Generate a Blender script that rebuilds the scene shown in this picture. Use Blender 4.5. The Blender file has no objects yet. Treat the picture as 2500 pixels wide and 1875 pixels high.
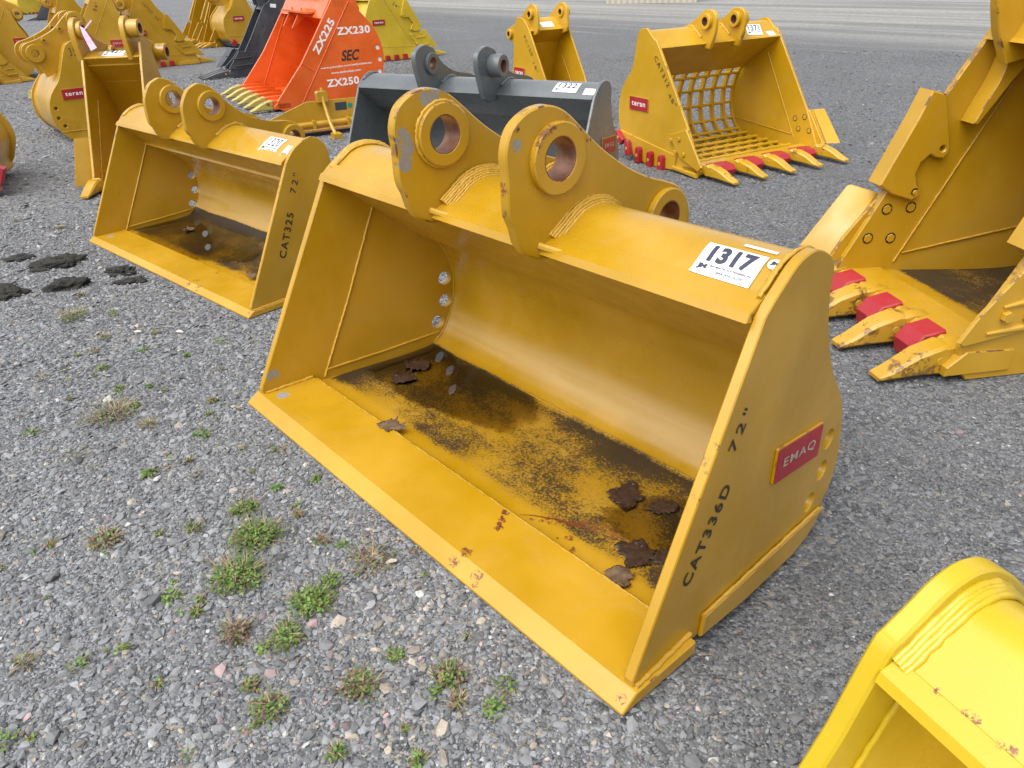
import bpy, bmesh, math, random
import numpy as np
from mathutils import Vector, Matrix
from mathutils.geometry import tessellate_polygon
random.seed(7); rng = np.random.default_rng(7)
R = math.radians
scene = bpy.context.scene
col = scene.collection

# ------------------------------------------------------------------ materials
class NT:
    def __init__(s, name):
        s.m = bpy.data.materials.new(name); s.m.use_nodes = True
        s.t = s.m.node_tree; s.t.nodes.clear()
        s.out = s.n('ShaderNodeOutputMaterial')
        s.b = s.n('ShaderNodeBsdfPrincipled'); s.l(s.b.outputs[0], s.out.inputs['Surface'])
    def n(s, t, **k):
        x = s.t.nodes.new(t)
        for a, v in k.items(): setattr(x, a, v)
        return x
    def l(s, a, b): s.t.links.new(a, b)
    def math(s, op, a, b=None, c=None, clamp=False):
        x = s.n('ShaderNodeMath', operation=op); x.use_clamp = clamp
        for i, v in enumerate((a, b, c)):
            if v is None: continue
            if isinstance(v, (int, float)): x.inputs[i].default_value = v
            else: s.l(v, x.inputs[i])
        return x.outputs[0]
    def ramp(s, f, lo, hi, a=0.0, b=1.0, smooth=True):
        x = s.n('ShaderNodeMapRange'); x.interpolation_type = 'SMOOTHSTEP' if smooth else 'LINEAR'
        s.l(f, x.inputs['Value']); x.inputs['From Min'].default_value = lo; x.inputs['From Max'].default_value = hi
        x.inputs['To Min'].default_value = a; x.inputs['To Max'].default_value = b
        return x.outputs[0]
    def mix(s, f, a, b, mode='MIX'):
        x = s.n('ShaderNodeMix', data_type='RGBA', blend_type=mode)
        for i, v in ((0, f), (6, a), (7, b)):
            if isinstance(v, (int, float)): x.inputs[i].default_value = v
            elif isinstance(v, tuple): x.inputs[i].default_value = (*v[:3], 1)
            else: s.l(v, x.inputs[i])
        return x.outputs[2]
    def noise(s, vec, scale, detail=4, rough=.55, dist=0.0):
        x = s.n('ShaderNodeTexNoise'); s.l(vec, x.inputs['Vector'])
        x.inputs['Scale'].default_value = scale; x.inputs['Detail'].default_value = detail
        x.inputs['Roughness'].default_value = rough; x.inputs['Distortion'].default_value = dist
        return x.outputs['Fac']
    def obj(s): return s.n('ShaderNodeTexCoord').outputs['Object']
    def bump(s, h, strength, dist, prev=None):
        x = s.n('ShaderNodeBump'); s.l(h, x.inputs['Height']); x.inputs['Strength'].default_value = strength
        x.inputs['Distance'].default_value = dist
        if prev is not None: s.l(prev, x.inputs['Normal'])
        return x.outputs[0]
    def set(s, k, v):
        i = s.b.inputs[k]
        if isinstance(v, (int, float)): i.default_value = v
        elif isinstance(v, tuple): i.default_value = (*v[:3], 1)
        else: s.l(v, i)

RUST = (.11, .045, .02)
def spots(N, P, lst, noise):
    """union of soft blobs around (u,v,z,rad), broken up by noise"""
    acc = None
    for (x, y, z, r) in lst:
        d = N.n('ShaderNodeVectorMath', operation='DISTANCE'); N.l(P, d.inputs[0]); d.inputs[1].default_value = (x, y, z)
        v = N.ramp(d.outputs['Value'], r, r * .35)
        acc = v if acc is None else N.math('MAXIMUM', acc, v)
    return N.ramp(N.math('MULTIPLY', acc, N.ramp(noise, .38, .62)), .25, .45)

def paint(name, c, rough=.38, chips=.5, dust=.15, grime=None, dustband=None, rust=[], bare=[], streak=0.0, spec=.5):
    N = NT(name); P = N.obj()
    big = N.noise(P, 2.2, 3); mid = N.noise(P, 11, 5, .6); fine = N.noise(P, 75, 6, .7)
    light = tuple(min(1, x * 1.06 + .012) for x in c); dark = tuple(x * .88 for x in c)
    base = N.mix(N.ramp(big, .35, .65), dark, light)
    base = N.mix(N.ramp(big, .45, .8, 0, dust * .5), base, (.40, .27, .10))
    rgh = N.ramp(mid, .3, .75, rough - .11, rough + .06)
    # chipped paint along plate edges
    at = N.n('ShaderNodeAttribute', attribute_name='edge').outputs['Fac']
    e = N.math('MULTIPLY', at, N.ramp(N.noise(P, 9, 8, .75), .60 - chips * .06, .64 - chips * .06))
    base = N.mix(e, base, RUST)
    sp = N.ramp(N.noise(P, 55, 4, .6), .74, .78); sp = N.math('MULTIPLY', sp, N.ramp(mid, .52, .6))
    base = N.mix(N.math('MULTIPLY', sp, .55 * chips), base, (.09, .05, .02))
    sm = N.n('ShaderNodeMapping'); N.l(P, sm.inputs[0]); sm.inputs['Rotation'].default_value = (.6, .35, .8); sm.inputs['Scale'].default_value = (2.2, 60, 9)
    scr = N.math('MULTIPLY', N.ramp(N.noise(sm.outputs[0], 1.6, 7, .7), .635, .69), N.ramp(mid, .45, .62))
    base = N.mix(N.math('MULTIPLY', scr, .36), base, (.20, .13, .035))
    haze_ = N.ramp(N.noise(P, 6.5, 7, .68, .6), .50, .74); base = N.mix(N.math('MULTIPLY', haze_, .07), base, (.45, .36, .20)); rgh = N.math('ADD', rgh, N.math('MULTIPLY', haze_, .12))
    if streak:
        mp = N.n('ShaderNodeMapping'); N.l(P, mp.inputs[0]); mp.inputs['Scale'].default_value = (22, 22, 2.5)
        s_ = N.ramp(N.noise(mp.outputs[0], 1.4, 5, .6), .56, .75)
        base = N.mix(N.math('MULTIPLY', s_, streak), base, (.22, .13, .03))
    if dustband or grime:
        X = N.n('ShaderNodeSeparateXYZ'); N.l(P, X.inputs[0]); x, y, z = X.outputs
    if dustband:
        z0, z1, z2, z3, vmin, amt = dustband
        b_ = N.math('MULTIPLY', N.ramp(z, z0, z1), N.ramp(z, z3, z2)); b_ = N.math('MULTIPLY', b_, N.ramp(y, vmin, vmin + .06))
        mp = N.n('ShaderNodeMapping'); N.l(P, mp.inputs[0]); mp.inputs['Scale'].default_value = (1.2, 14, 14)
        b_ = N.math('MULTIPLY', b_, N.ramp(N.noise(mp.outputs[0], 1.5, 6, .6), .28, .62, .45, 1))
        base = N.mix(N.math('MULTIPLY', b_, amt), base, (.62, .44, .20)); rgh = N.math('ADD', rgh, N.math('MULTIPLY', b_, .25))
    if grime:
        v0, v1, zmax, amt, u0, u1, lo = grime
        g = N.math('MULTIPLY', N.ramp(y, v0, v0 + .10), N.ramp(y, v1 + .02, v1 - .03)); g = N.math('MULTIPLY', g, N.ramp(z, zmax + .01, zmax - .005))
        g = N.math('MULTIPLY', g, N.ramp(x, u0, u0 + .02))
        mp = N.n('ShaderNodeMapping'); N.l(P, mp.inputs[0]); mp.inputs['Scale'].default_value = (1, 1.5, 1)
        field = N.noise(mp.outputs[0], 3.0, 3, .5)
        # heavier towards the ends and the back fold, where the water lay longest
        back = N.ramp(y, v1 - .12, v1 - .02, 0, .26); left = N.ramp(x, u0 + .26, u0, 0, .30); right = N.ramp(x, u1 - .30, u1, 0, .22)
        fld = N.math('ADD', N.math('ADD', N.math('ADD', field, back), left), right)
        sp1 = N.noise(P, 120, 12, .84); sp2 = N.noise(P, 24, 10, .75)
        comb = N.math('ADD', N.math('MULTIPLY', fld, .55), N.math('ADD', N.math('MULTIPLY', sp1, 1.05), N.math('MULTIPLY', sp2, .25)))
        comb = N.math('SUBTRACT', comb, N.math('MULTIPLY', N.math('SUBTRACT', 1.0, g), .45))
        m_ = N.math('MULTIPLY', N.ramp(comb, lo + .05, lo + .16), N.ramp(g, .0, .12))
        haze = N.math('MULTIPLY', N.math('MULTIPLY', N.ramp(comb, lo - .2, lo + .12), g), .42)
        base = N.mix(haze, base, (.19, .11, .02))
        base = N.mix(N.math('MULTIPLY', m_, amt), base, (.019, .013, .009))
        rgh = N.math('ADD', rgh, N.math('MULTIPLY', m_, .25))
    if rust:
        base = N.mix(spots(N, P, rust, N.math('SUBTRACT', N.noise(P, 85, 8, .8), .03)), base, N.mix(N.ramp(fine, .4, .6), (.10, .035, .012), (.22, .075, .02)))
    if bare:
        k = spots(N, P, bare, N.math('ADD', N.noise(P, 34, 6, .7), .05))
        base = N.mix(k, base, N.mix(fine, (.15, .14, .125), (.33, .31, .28)))
        rgh = N.math('ADD', rgh, N.math('MULTIPLY', k, .4))
    N.set('Base Color', base); N.set('Roughness', N.math('MINIMUM', rgh, 1.0)); N.set('Specular IOR Level', spec)
    N.set('Coat Weight', .32); N.set('Coat Roughness', .16); N.set('Coat IOR', 1.5)
    nb = N.bump(N.noise(P, 260, 3, .5), .12, .0015); nb = N.bump(N.noise(P, 5, 3, .5), .25, .006, nb)
    N.set('Normal', nb)
    return N.m

YEL = (.432, .236, .0025); YEL2 = (.56, .39, .008); YEL3 = (.51, .285, .003)
M = {}
M['main_top'] = paint('yellow_paint_top', YEL, .33, .5, .12, bare=[(1.21, .348, 1.02, .02)])
M['lug_worn'] = paint('yellow_paint_lug', YEL, .36, .8, .18, bare=[(.726, .338, .985, .038), (.726, .332, 1.02, .036), (.726, .332, .95, .034), (.726, .335, 1.0, .036), (.726, .45, 1.115, .034), (.726, .42, 1.11, .03), (1.191, .335, 1.06, .022)],
                      rust=[(1.213, .43, 1.092, .028), (1.213, .405, 1.078, .03), (1.213, .385, 1.055, .024), (1.191, .5, 1.108, .018), (1.191, .545, 1.07, .02), (1.191, .58, 1.038, .018), (1.17, .304, .96, .03), (1.17, .304, .90, .02), (1.191, .335, 1.095, .018)])
M['yellow'] = paint('yellow_paint', YEL, .38, .55, .15)
M['main_side'] = paint('yellow_paint_side', YEL, .42, .25, .16, rust=[(1.85, .40, .72, .03), (1.85, .37, .66, .02)], bare=[(.04, .10, .10, .035)])
M['main_shell'] = paint('yellow_paint_wet_floor', (.43, .236, .003), .36, .4, .2, grime=(.27, .81, .045, .95, .04, 1.78, .83),
                        dustband=(.03, .06, .09, .17, .80, .42), rust=[(1.29, .345, .01, .035), (1.25, .30, .01, .014), (1.27, .318, .01, .014), (1.31, .357, .01, .014), (1.33, .375, .01, .014), (1.29, .335, .01, .018), (1.345, .388, .01, .018), (1.36, .40, .01, .03), (1.40, .42, .01, .045), (1.45, .43, .0, .045), (1.50, .44, .0, .03), (1.55, .45, .0, .02), (1.382, .321, .01, .022), (1.425, .29, .01, .02), (.99, .19, .2, .02)])
M['main_edge'] = paint('yellow_paint_lip', (.455, .25, .004), .40, .4, .06, rust=[(1.196, .248, .035, .022), (1.215, .215, .035, .022), (1.234, .186, .035, .022), (1.24, .023, .02, .028), (1.25, .06, .035, .03), (1.331, .031, .02, .03), (1.345, .012, .01, .02),  (1.84, .02, .02, .02)],
                        bare=[(.09, .10, .036, .035)])
M['second_shell'] = paint('yellow_paint_muddy_floor', (.45, .245, .004), .34, .3, .2, grime=(.21, .72, .06, .97, .0, 1.85, .76), dustband=(.03, .08, .15, .26, .6, .45))
M['weld'] = paint('yellow_paint_weld', (.50, .28, .015), .5, .2, .2)
M['bright'] = paint('bright_yellow_paint', YEL2, .36, -.6, .05)
M['bright_top'] = paint('bright_yellow_paint_top', YEL2, .34, .3, .05, rust=[(.09 + i * .022 + .01 * (i % 2), .3745 + .003 * (i % 3), .6625, .010) for i in range(26)])
M['warm'] = paint('warm_yellow_paint', YEL3, .4, .4, .1)
M['worn'] = paint('worn_yellow_paint', (.48, .265, .007), .42, 1.25, .25, streak=.12)
M['worn_floor'] = paint('worn_yellow_floor_paint', (.46, .255, .006), .42, .8, .3, grime=(.10, 1.15, .2, .97, -.2, 1.2, .72))
M['grey'] = paint('grey_paint', (.105, .118, .125), .34, .2, .05)
M['dark'] = paint('dark_grey_paint', (.032, .038, .048), .4, .3, .05)
M['orange'] = paint('orange_paint', (.66, .098, .005), .36, .35, .03)
M['tooth_green'] = paint('pale_green_yellow_paint', (.40, .33, .06), .5, .6, .2)
M['red'] = paint('red_paint', (.33, .006, .016), .55, .3, .03, spec=.3)

def plain(name, c, rough=.5, metal=0, noise=0.0, c2=None, sc=40, bump=0):
    N = NT(name); P = N.obj()
    f = N.noise(P, sc, 6, .65)
    N.set('Base Color', N.mix(N.ramp(f, .35, .65), c, c2 or tuple(x * .8 for x in c))); N.set('Roughness', rough); N.set('Metallic', metal)
    if bump: N.set('Normal', N.bump(f, .6, bump))
    return N.m
M['rustbore'] = plain('rusty_machined_bore', (.30, .16, .11), .42, .55, c2=(.20, .075, .03), sc=14)
M['white'] = plain('sticker_white', (.78, .79, .80), .4)
M['ink'] = plain('sticker_ink', (.035, .04, .07), .5)
M['black'] = plain('stencil_black', (.012, .013, .012), .6, c2=(.03, .025, .015), sc=90)
M['ruststain'] = plain('rust_stain', (.22, .045, .008), .6, c2=(.11, .03, .008), sc=70)
M['faded'] = plain('faded_marker', (.30, .04, .008), .6)
M['faint'] = plain('faint_stencil', (.016, .02, .028), .6)
M['whitepaint'] = plain('white_stencil_paint', (.80, .80, .80), .5, c2=(.7, .66, .62), sc=60)
M['silver'] = plain('bare_letter_metal', (.55, .50, .40), .45, .3)
M['darksticker'] = plain('dark_sticker', (.04, .05, .07), .4)
M['green'] = plain('green_sticker', (.02, .25, .17), .4)
M['pink'] = plain('pink_ribbon', (.72, .42, .62), .6, c2=(.8, .6, .75))
M['leaf'] = plain('dead_leaf', (.075, .045, .025), .7, c2=(.16, .10, .055), sc=60, bump=.002)
M['leafwet'] = plain('wet_dead_leaf', (.020, .011, .008), .5, c2=(.055, .026, .014), sc=50, bump=.002)
M['clod'] = plain('asphalt_clod', (.012, .012, .011), .9, c2=(.04, .037, .032), sc=75, bump=.02)
M['wood'] = plain('pale_chip', (.55, .50, .42), .7)
# thin water film: fresnel reflection over a clear film
N = NT('water_film'); N.t.nodes.remove(N.b)
gl = N.n('ShaderNodeBsdfGlossy'); gl.inputs['Roughness'].default_value = .015
tr = N.n('ShaderNodeBsdfTransparent'); tr.inputs[0].default_value = (.86, .82, .76, 1)
fr = N.n('ShaderNodeFresnel'); fr.inputs[0].default_value = 1.62
at_ = N.n('ShaderNodeAttribute', attribute_name='wet').outputs['Fac']
wn = N.noise(N.obj(), 7, 6, .6); wet = N.ramp(N.math('ADD', at_, N.math('MULTIPLY', N.math('SUBTRACT', wn, .5), .9)), .30, .52)
tr2 = N.mix(wet, (1, 1, 1), (.86, .82, .76)); N.l(tr2, tr.inputs[0])
mx = N.n('ShaderNodeMixShader'); N.l(N.math('MULTIPLY', fr.outputs[0], wet), mx.inputs[0]); N.l(tr.outputs[0], mx.inputs[1]); N.l(gl.outputs[0], mx.inputs[2])
N.l(mx.outputs[0], N.out.inputs['Surface']); M['water'] = N.m

# ------------------------------------------------------------------ object helpers
def tag(o, label=None, cat=None, group=None, kind=None):
    if label: o['label'] = label
    if cat: o['category'] = cat
    if group: o['group'] = group
    if kind: o['kind'] = kind
    return o
def thing(name, loc, rz, label, cat, group=None):
    o = bpy.data.objects.new(name, None); col.objects.link(o)
    o.location = loc; o.rotation_euler = (0, 0, rz); o.empty_display_size = .2
    return tag(o, label, cat, group)
def mkobj(name, verts, faces, mat, parent=None, edge=None, sharp=27, smooth=True, mats=None, mi=None):
    me = bpy.data.meshes.new(name); me.from_pydata([tuple(v) for v in verts], [], faces)
    bm = bmesh.new(); bm.from_mesh(me); bmesh.ops.recalc_face_normals(bm, faces=bm.faces); bm.to_mesh(me); bm.free()
    me.materials.append(mat)
    if mats:
        for x in mats: me.materials.append(x)
        me.polygons.foreach_set('material_index', mi)
    if smooth:
        me.shade_smooth(); me.set_sharp_from_angle(angle=R(sharp))
    if edge is not None:
        a = me.attributes.new('edge', 'FLOAT', 'FACE'); a.data.foreach_set('value', edge)
    o = bpy.data.objects.new(name, me); col.objects.link(o); o.parent = parent
    return o
class MB:
    """collects boxes, tubes and hulls, built as ONE mesh"""
    def __init__(s): s.v = []; s.f = []; s.e = []
    def add(s, v, f, e=0.0):
        k = len(s.v); s.v += [tuple(x) for x in v]; s.f += [tuple(i + k for i in q) for q in f]
        s.e += (e if isinstance(e, list) else [e] * len(f)); return s
    def build(s, name, mat, parent=None, sharp=35, fn=None):
        vv = [fn(*p) for p in s.v] if fn else s.v
        return mkobj(name, vv, s.f, mat, parent, s.e, sharp)
    def tube(s, pts, r, n=10, ripple=0.0, cap=True):
        pts = [Vector(p) for p in pts]; k0 = []; vs = []; fs = []
        for i, p in enumerate(pts):
            d = (pts[min(i + 1, len(pts) - 1)] - pts[max(i - 1, 0)]).normalized()
            a = d.cross(Vector((.31, .57, .76))).normalized(); b = d.cross(a)
            rr = (r[i] if isinstance(r, (list, tuple)) else r) * (1 + ripple * (random.random() - .5))
            vs += [p + (a * math.cos(2 * math.pi * j / n) + b * math.sin(2 * math.pi * j / n)) * rr for j in range(n)]
        for i in range(len(pts) - 1):
            for j in range(n):
                fs.append((i * n + j, i * n + (j + 1) % n, (i + 1) * n + (j + 1) % n, (i + 1) * n + j))
        if cap: fs.append(tuple(range(n))[::-1]); fs.append(tuple(range((len(pts) - 1) * n, len(pts) * n)))
        return s.add(vs, fs)
    def cyl(s, c, axis, r, h, n=24, c0=.002):
        """chamfered cylinder from c along axis"""
        ax = Vector(axis).normalized(); a = ax.cross(Vector((.3, .6, .8))).normalized(); b = ax.cross(a); c = Vector(c); vs = []; fs = []
        rings = [(0, r - c0), (c0, r), (h - c0, r), (h, r - c0)]
        for (t, rr) in rings: vs += [c + ax * t + (a * math.cos(2 * math.pi * j / n) + b * math.sin(2 * math.pi * j / n)) * rr for j in range(n)]
        for i in range(3):
            for j in range(n): fs.append((i * n + j, i * n + (j + 1) % n, (i + 1) * n + (j + 1) % n, (i + 1) * n + j))
        fs.append(tuple(range(n))[::-1]); fs.append(tuple(range(3 * n, 4 * n)))
        return s.add(vs, fs)
    def prism(s, outline, u0, u1, c=.0025, holes=()):
        v, f, e = prism_data(outline, u0, u1, c, holes); return s.add(v, f, e)
    def hull(s, pts):
        bm = bmesh.new()
        for p in pts: bm.verts.new(p)
        bmesh.ops.convex_hull(bm, input=bm.verts); bm.verts.ensure_lookup_table()
        bmesh.ops.delete(bm, geom=[v for v in bm.verts if not v.link_faces], context='VERTS')
        bmesh.ops.bevel(bm, geom=bm.edges[:], offset=.003, segments=1, affect='EDGES') if False else None
        bm.verts.index_update(); s.add([tuple(v.co) for v in bm.verts], [tuple(v.index for v in q.verts) for q in bm.faces]); bm.free(); return s

def area(p): return .5 * sum(p[i][0] * p[(i + 1) % len(p)][1] - p[(i + 1) % len(p)][0] * p[i][1] for i in range(len(p)))
def inset(p, c):
    """offset polygon to its left side (ccw: inward) by c"""
    out = []; n = len(p)
    for i in range(n):
        a, b, d = Vector(p[i - 1]), Vector(p[i]), Vector(p[(i + 1) % n])
        e1 = (b - a).normalized(); e2 = (d - b).normalized()
        n1 = Vector((-e1.y, e1.x)); n2 = Vector((-e2.y, e2.x)); m = n1 + n2
        if m.length < 1e-6: m = n1
        m.normalize(); k = max(.45, m.dot(n1)); q = b + m * (c / k); out.append((q.x, q.y))
    return out
def circ(v, z, r, n=28): return [(v + r * math.cos(2 * math.pi * i / n), z + r * math.sin(2 * math.pi * i / n)) for i in range(n)]
def prism_data(outline, u0, u1, c=.0025, holes=()):
    loops = [outline if area(outline) > 0 else outline[::-1]]
    for h in holes:
        q = circ(*h); loops.append(q[::-1])
    V = []; F = []; Eg = []; idx = []
    us = (u0, u0 + math.copysign(c, u1 - u0), u1 - math.copysign(c, u1 - u0), u1)
    for lp in loops:
        inn = inset(lp, c); st = len(V); n = len(lp)
        for k, (u, q) in enumerate(zip(us, (inn, lp, lp, inn))): V += [(u, a, b) for a, b in q]
        for k in range(3):
            for j in range(n):
                F.append((st + k * n + j, st + k * n + (j + 1) % n, st + (k + 1) * n + (j + 1) % n, st + (k + 1) * n + j)); Eg.append(1.0 if k != 1 else (.55 if abs(u1 - u0) < .09 else 0.0))
        idx.append((st, n, inn))
    tris = tessellate_polygon([[Vector((a, b, 0)) for a, b in inn] for (_, _, inn) in idx])
    flat0 = [st + j for (st, n, _) in idx for j in range(n)]; flat1 = [st + 3 * n + j for (st, n, _) in idx for j in range(n)]
    for t in tris:
        F.append(tuple(flat0[i] for i in t)); F.append(tuple(flat1[i] for i in t)); Eg += [0.0, 0.0]
    return V, F, Eg
def cr(pts, n=6):
    """catmull-rom through points"""
    out = []; P = [Vector(p) for p in pts]
    for i in range(len(P) - 1):
        a = P[max(i - 1, 0)]; b = P[i]; c = P[i + 1]; d = P[min(i + 2, len(P) - 1)]
        for k in range(n):
            t = k / n
            out.append(tuple(.5 * (2 * b + (c - a) * t + (2 * a - 5 * b + 4 * c - d) * t * t + (3 * b - a - 3 * c + d) * t ** 3)))
    out.append(tuple(P[-1])); return out
def strip_outline(path, t):
    """open path thickened to its left by t"""
    P = [Vector(p) for p in path]; off = []
    for i, p in enumerate(P):
        d = (P[min(i + 1, len(P) - 1)] - P[max(i - 1, 0)]).normalized(); off.append((p.x - d.y * t, p.y + d.x * t))
    return [tuple(p) for p in path] + off[::-1]
def face_frame(parent, u, v, z, ang, side):
    """frame on a side plate: x axis rotated by ang in the (v,z) plane; side=+1 faces +u, -1 faces -u"""
    X = Vector((0, math.cos(ang), math.sin(ang)))
    Y = Vector((0, -math.sin(ang), math.cos(ang)))
    if side < 0: X = -X if False else Vector((0, -math.cos(ang), math.sin(ang))); Y = Vector((0, math.sin(ang), math.cos(ang)))
    return Vector((u, v, z)), X, Y
_tc = {}
def text_geo(s, bold=0.0, space=1.0):
    key = (s, bold, space)
    if key in _tc: return _tc[key]
    c = bpy.data.curves.new('t', 'FONT'); c.body = s; c.size = 1; c.offset = bold; c.space_character = space; c.resolution_u = 4
    o = bpy.data.objects.new('t', c); col.objects.link(o)
    dg = bpy.context.evaluated_depsgraph_get(); dg.update(); me = o.evaluated_get(dg).to_mesh()
    v = [tuple(p.co) for p in me.vertices]; f = [tuple(p.vertices) for p in me.polygons]
    o.evaluated_get(dg).to_mesh_clear(); bpy.data.objects.remove(o); bpy.data.curves.remove(c)
    xs = [p[0] for p in v]; ys = [p[1] for p in v]; x0, x1, y0, y1 = min(xs), max(xs), min(ys), max(ys)
    v = [((p[0] - x0) / (x1 - x0), (p[1] - y0) / (y1 - y0)) for p in v]
    _tc[key] = (v, f, (x1 - x0) / (y1 - y0)); return _tc[key]
def text_map(name, s, mat, parent, fn, bold=0.0, space=1.0, cuts=0):
    """fn(a,b) with a,b in 0..1 across the text box -> local 3d point"""
    v, f, asp = text_geo(s, bold, space)
    bm = bmesh.new(); vs = [bm.verts.new((a, b, 0)) for a, b in v]
    for q in f:
        try: bm.faces.new([vs[i] for i in q])
        except ValueError: pass
    for k in range(1, cuts):
        bmesh.ops.bisect_plane(bm, geom=bm.verts[:] + bm.edges[:] + bm.faces[:], plane_co=(0, k / cuts, 0), plane_no=(0, 1, 0))
    for q in bm.verts: q.co = fn(q.co.x, q.co.y)
    me = bpy.data.meshes.new(name); bm.to_mesh(me); bm.free(); me.materials.append(mat)
    o = bpy.data.objects.new(name, me); col.objects.link(o); o.parent = parent; return o
def text_plane(name, s, mat, parent, o, X, Y, w, h, bold=0, space=1.0):
    o = Vector(o); X = Vector(X).normalized(); Y = Vector(Y).normalized()
    return text_map(name, s, mat, parent, lambda a, b: o + X * (a * w) + Y * (b * h), bold, space)
def quadplate(name, mat, parent, o, X, Y, w, h, t, r=.004):
    """thin raised rounded plate; o is its lower left corner"""
    o = Vector(o); X = Vector(X).normalized(); Y = Vector(Y).normalized(); Zn = X.cross(Y)
    ol = [(r, 0), (w - r, 0), (w, r), (w, h - r), (w - r, h), (r, h), (0, h - r), (0, r)]
    V, F, E = prism_data(ol, 0, t, min(.0012, t * .3))
    return mkobj(name, [o + X * a + Y * b + Zn * u for u, a, b in V], F, mat, parent, E)
def name_plate(parent, o, X, Y, w, h, word, style):
    """raised red maker's plate with a yellow welded rim"""
    p = quadplate('name_plate', M['yellow'] if style != 'plain' else M['red'], parent, o, X, Y, w, h, .007)
    X = Vector(X).normalized(); Y = Vector(Y).normalized(); Zn = X.cross(Y); o = Vector(o)
    b = min(w, h) * .035
    quadplate('red_face', M['red'], p, o + X * b + Y * b * .5 + Zn * .0071, X, Y, w - 2 * b, h - 1.6 * b, .002)
    m = M['whitepaint'] if style == 'white' else M['silver']
    ww = w * (.72 if style == 'white' else .70); hh = h * (.34 if style == 'white' else .30)
    text_map('lettering', word, m, p, lambda a, c: o + X * (w * .5 - ww / 2 + a * ww) + Y * (h * .5 - hh / 2 + c * hh) + Zn * .0101, .018 if style == 'white' else .008, 1.15)
    return p

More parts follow.
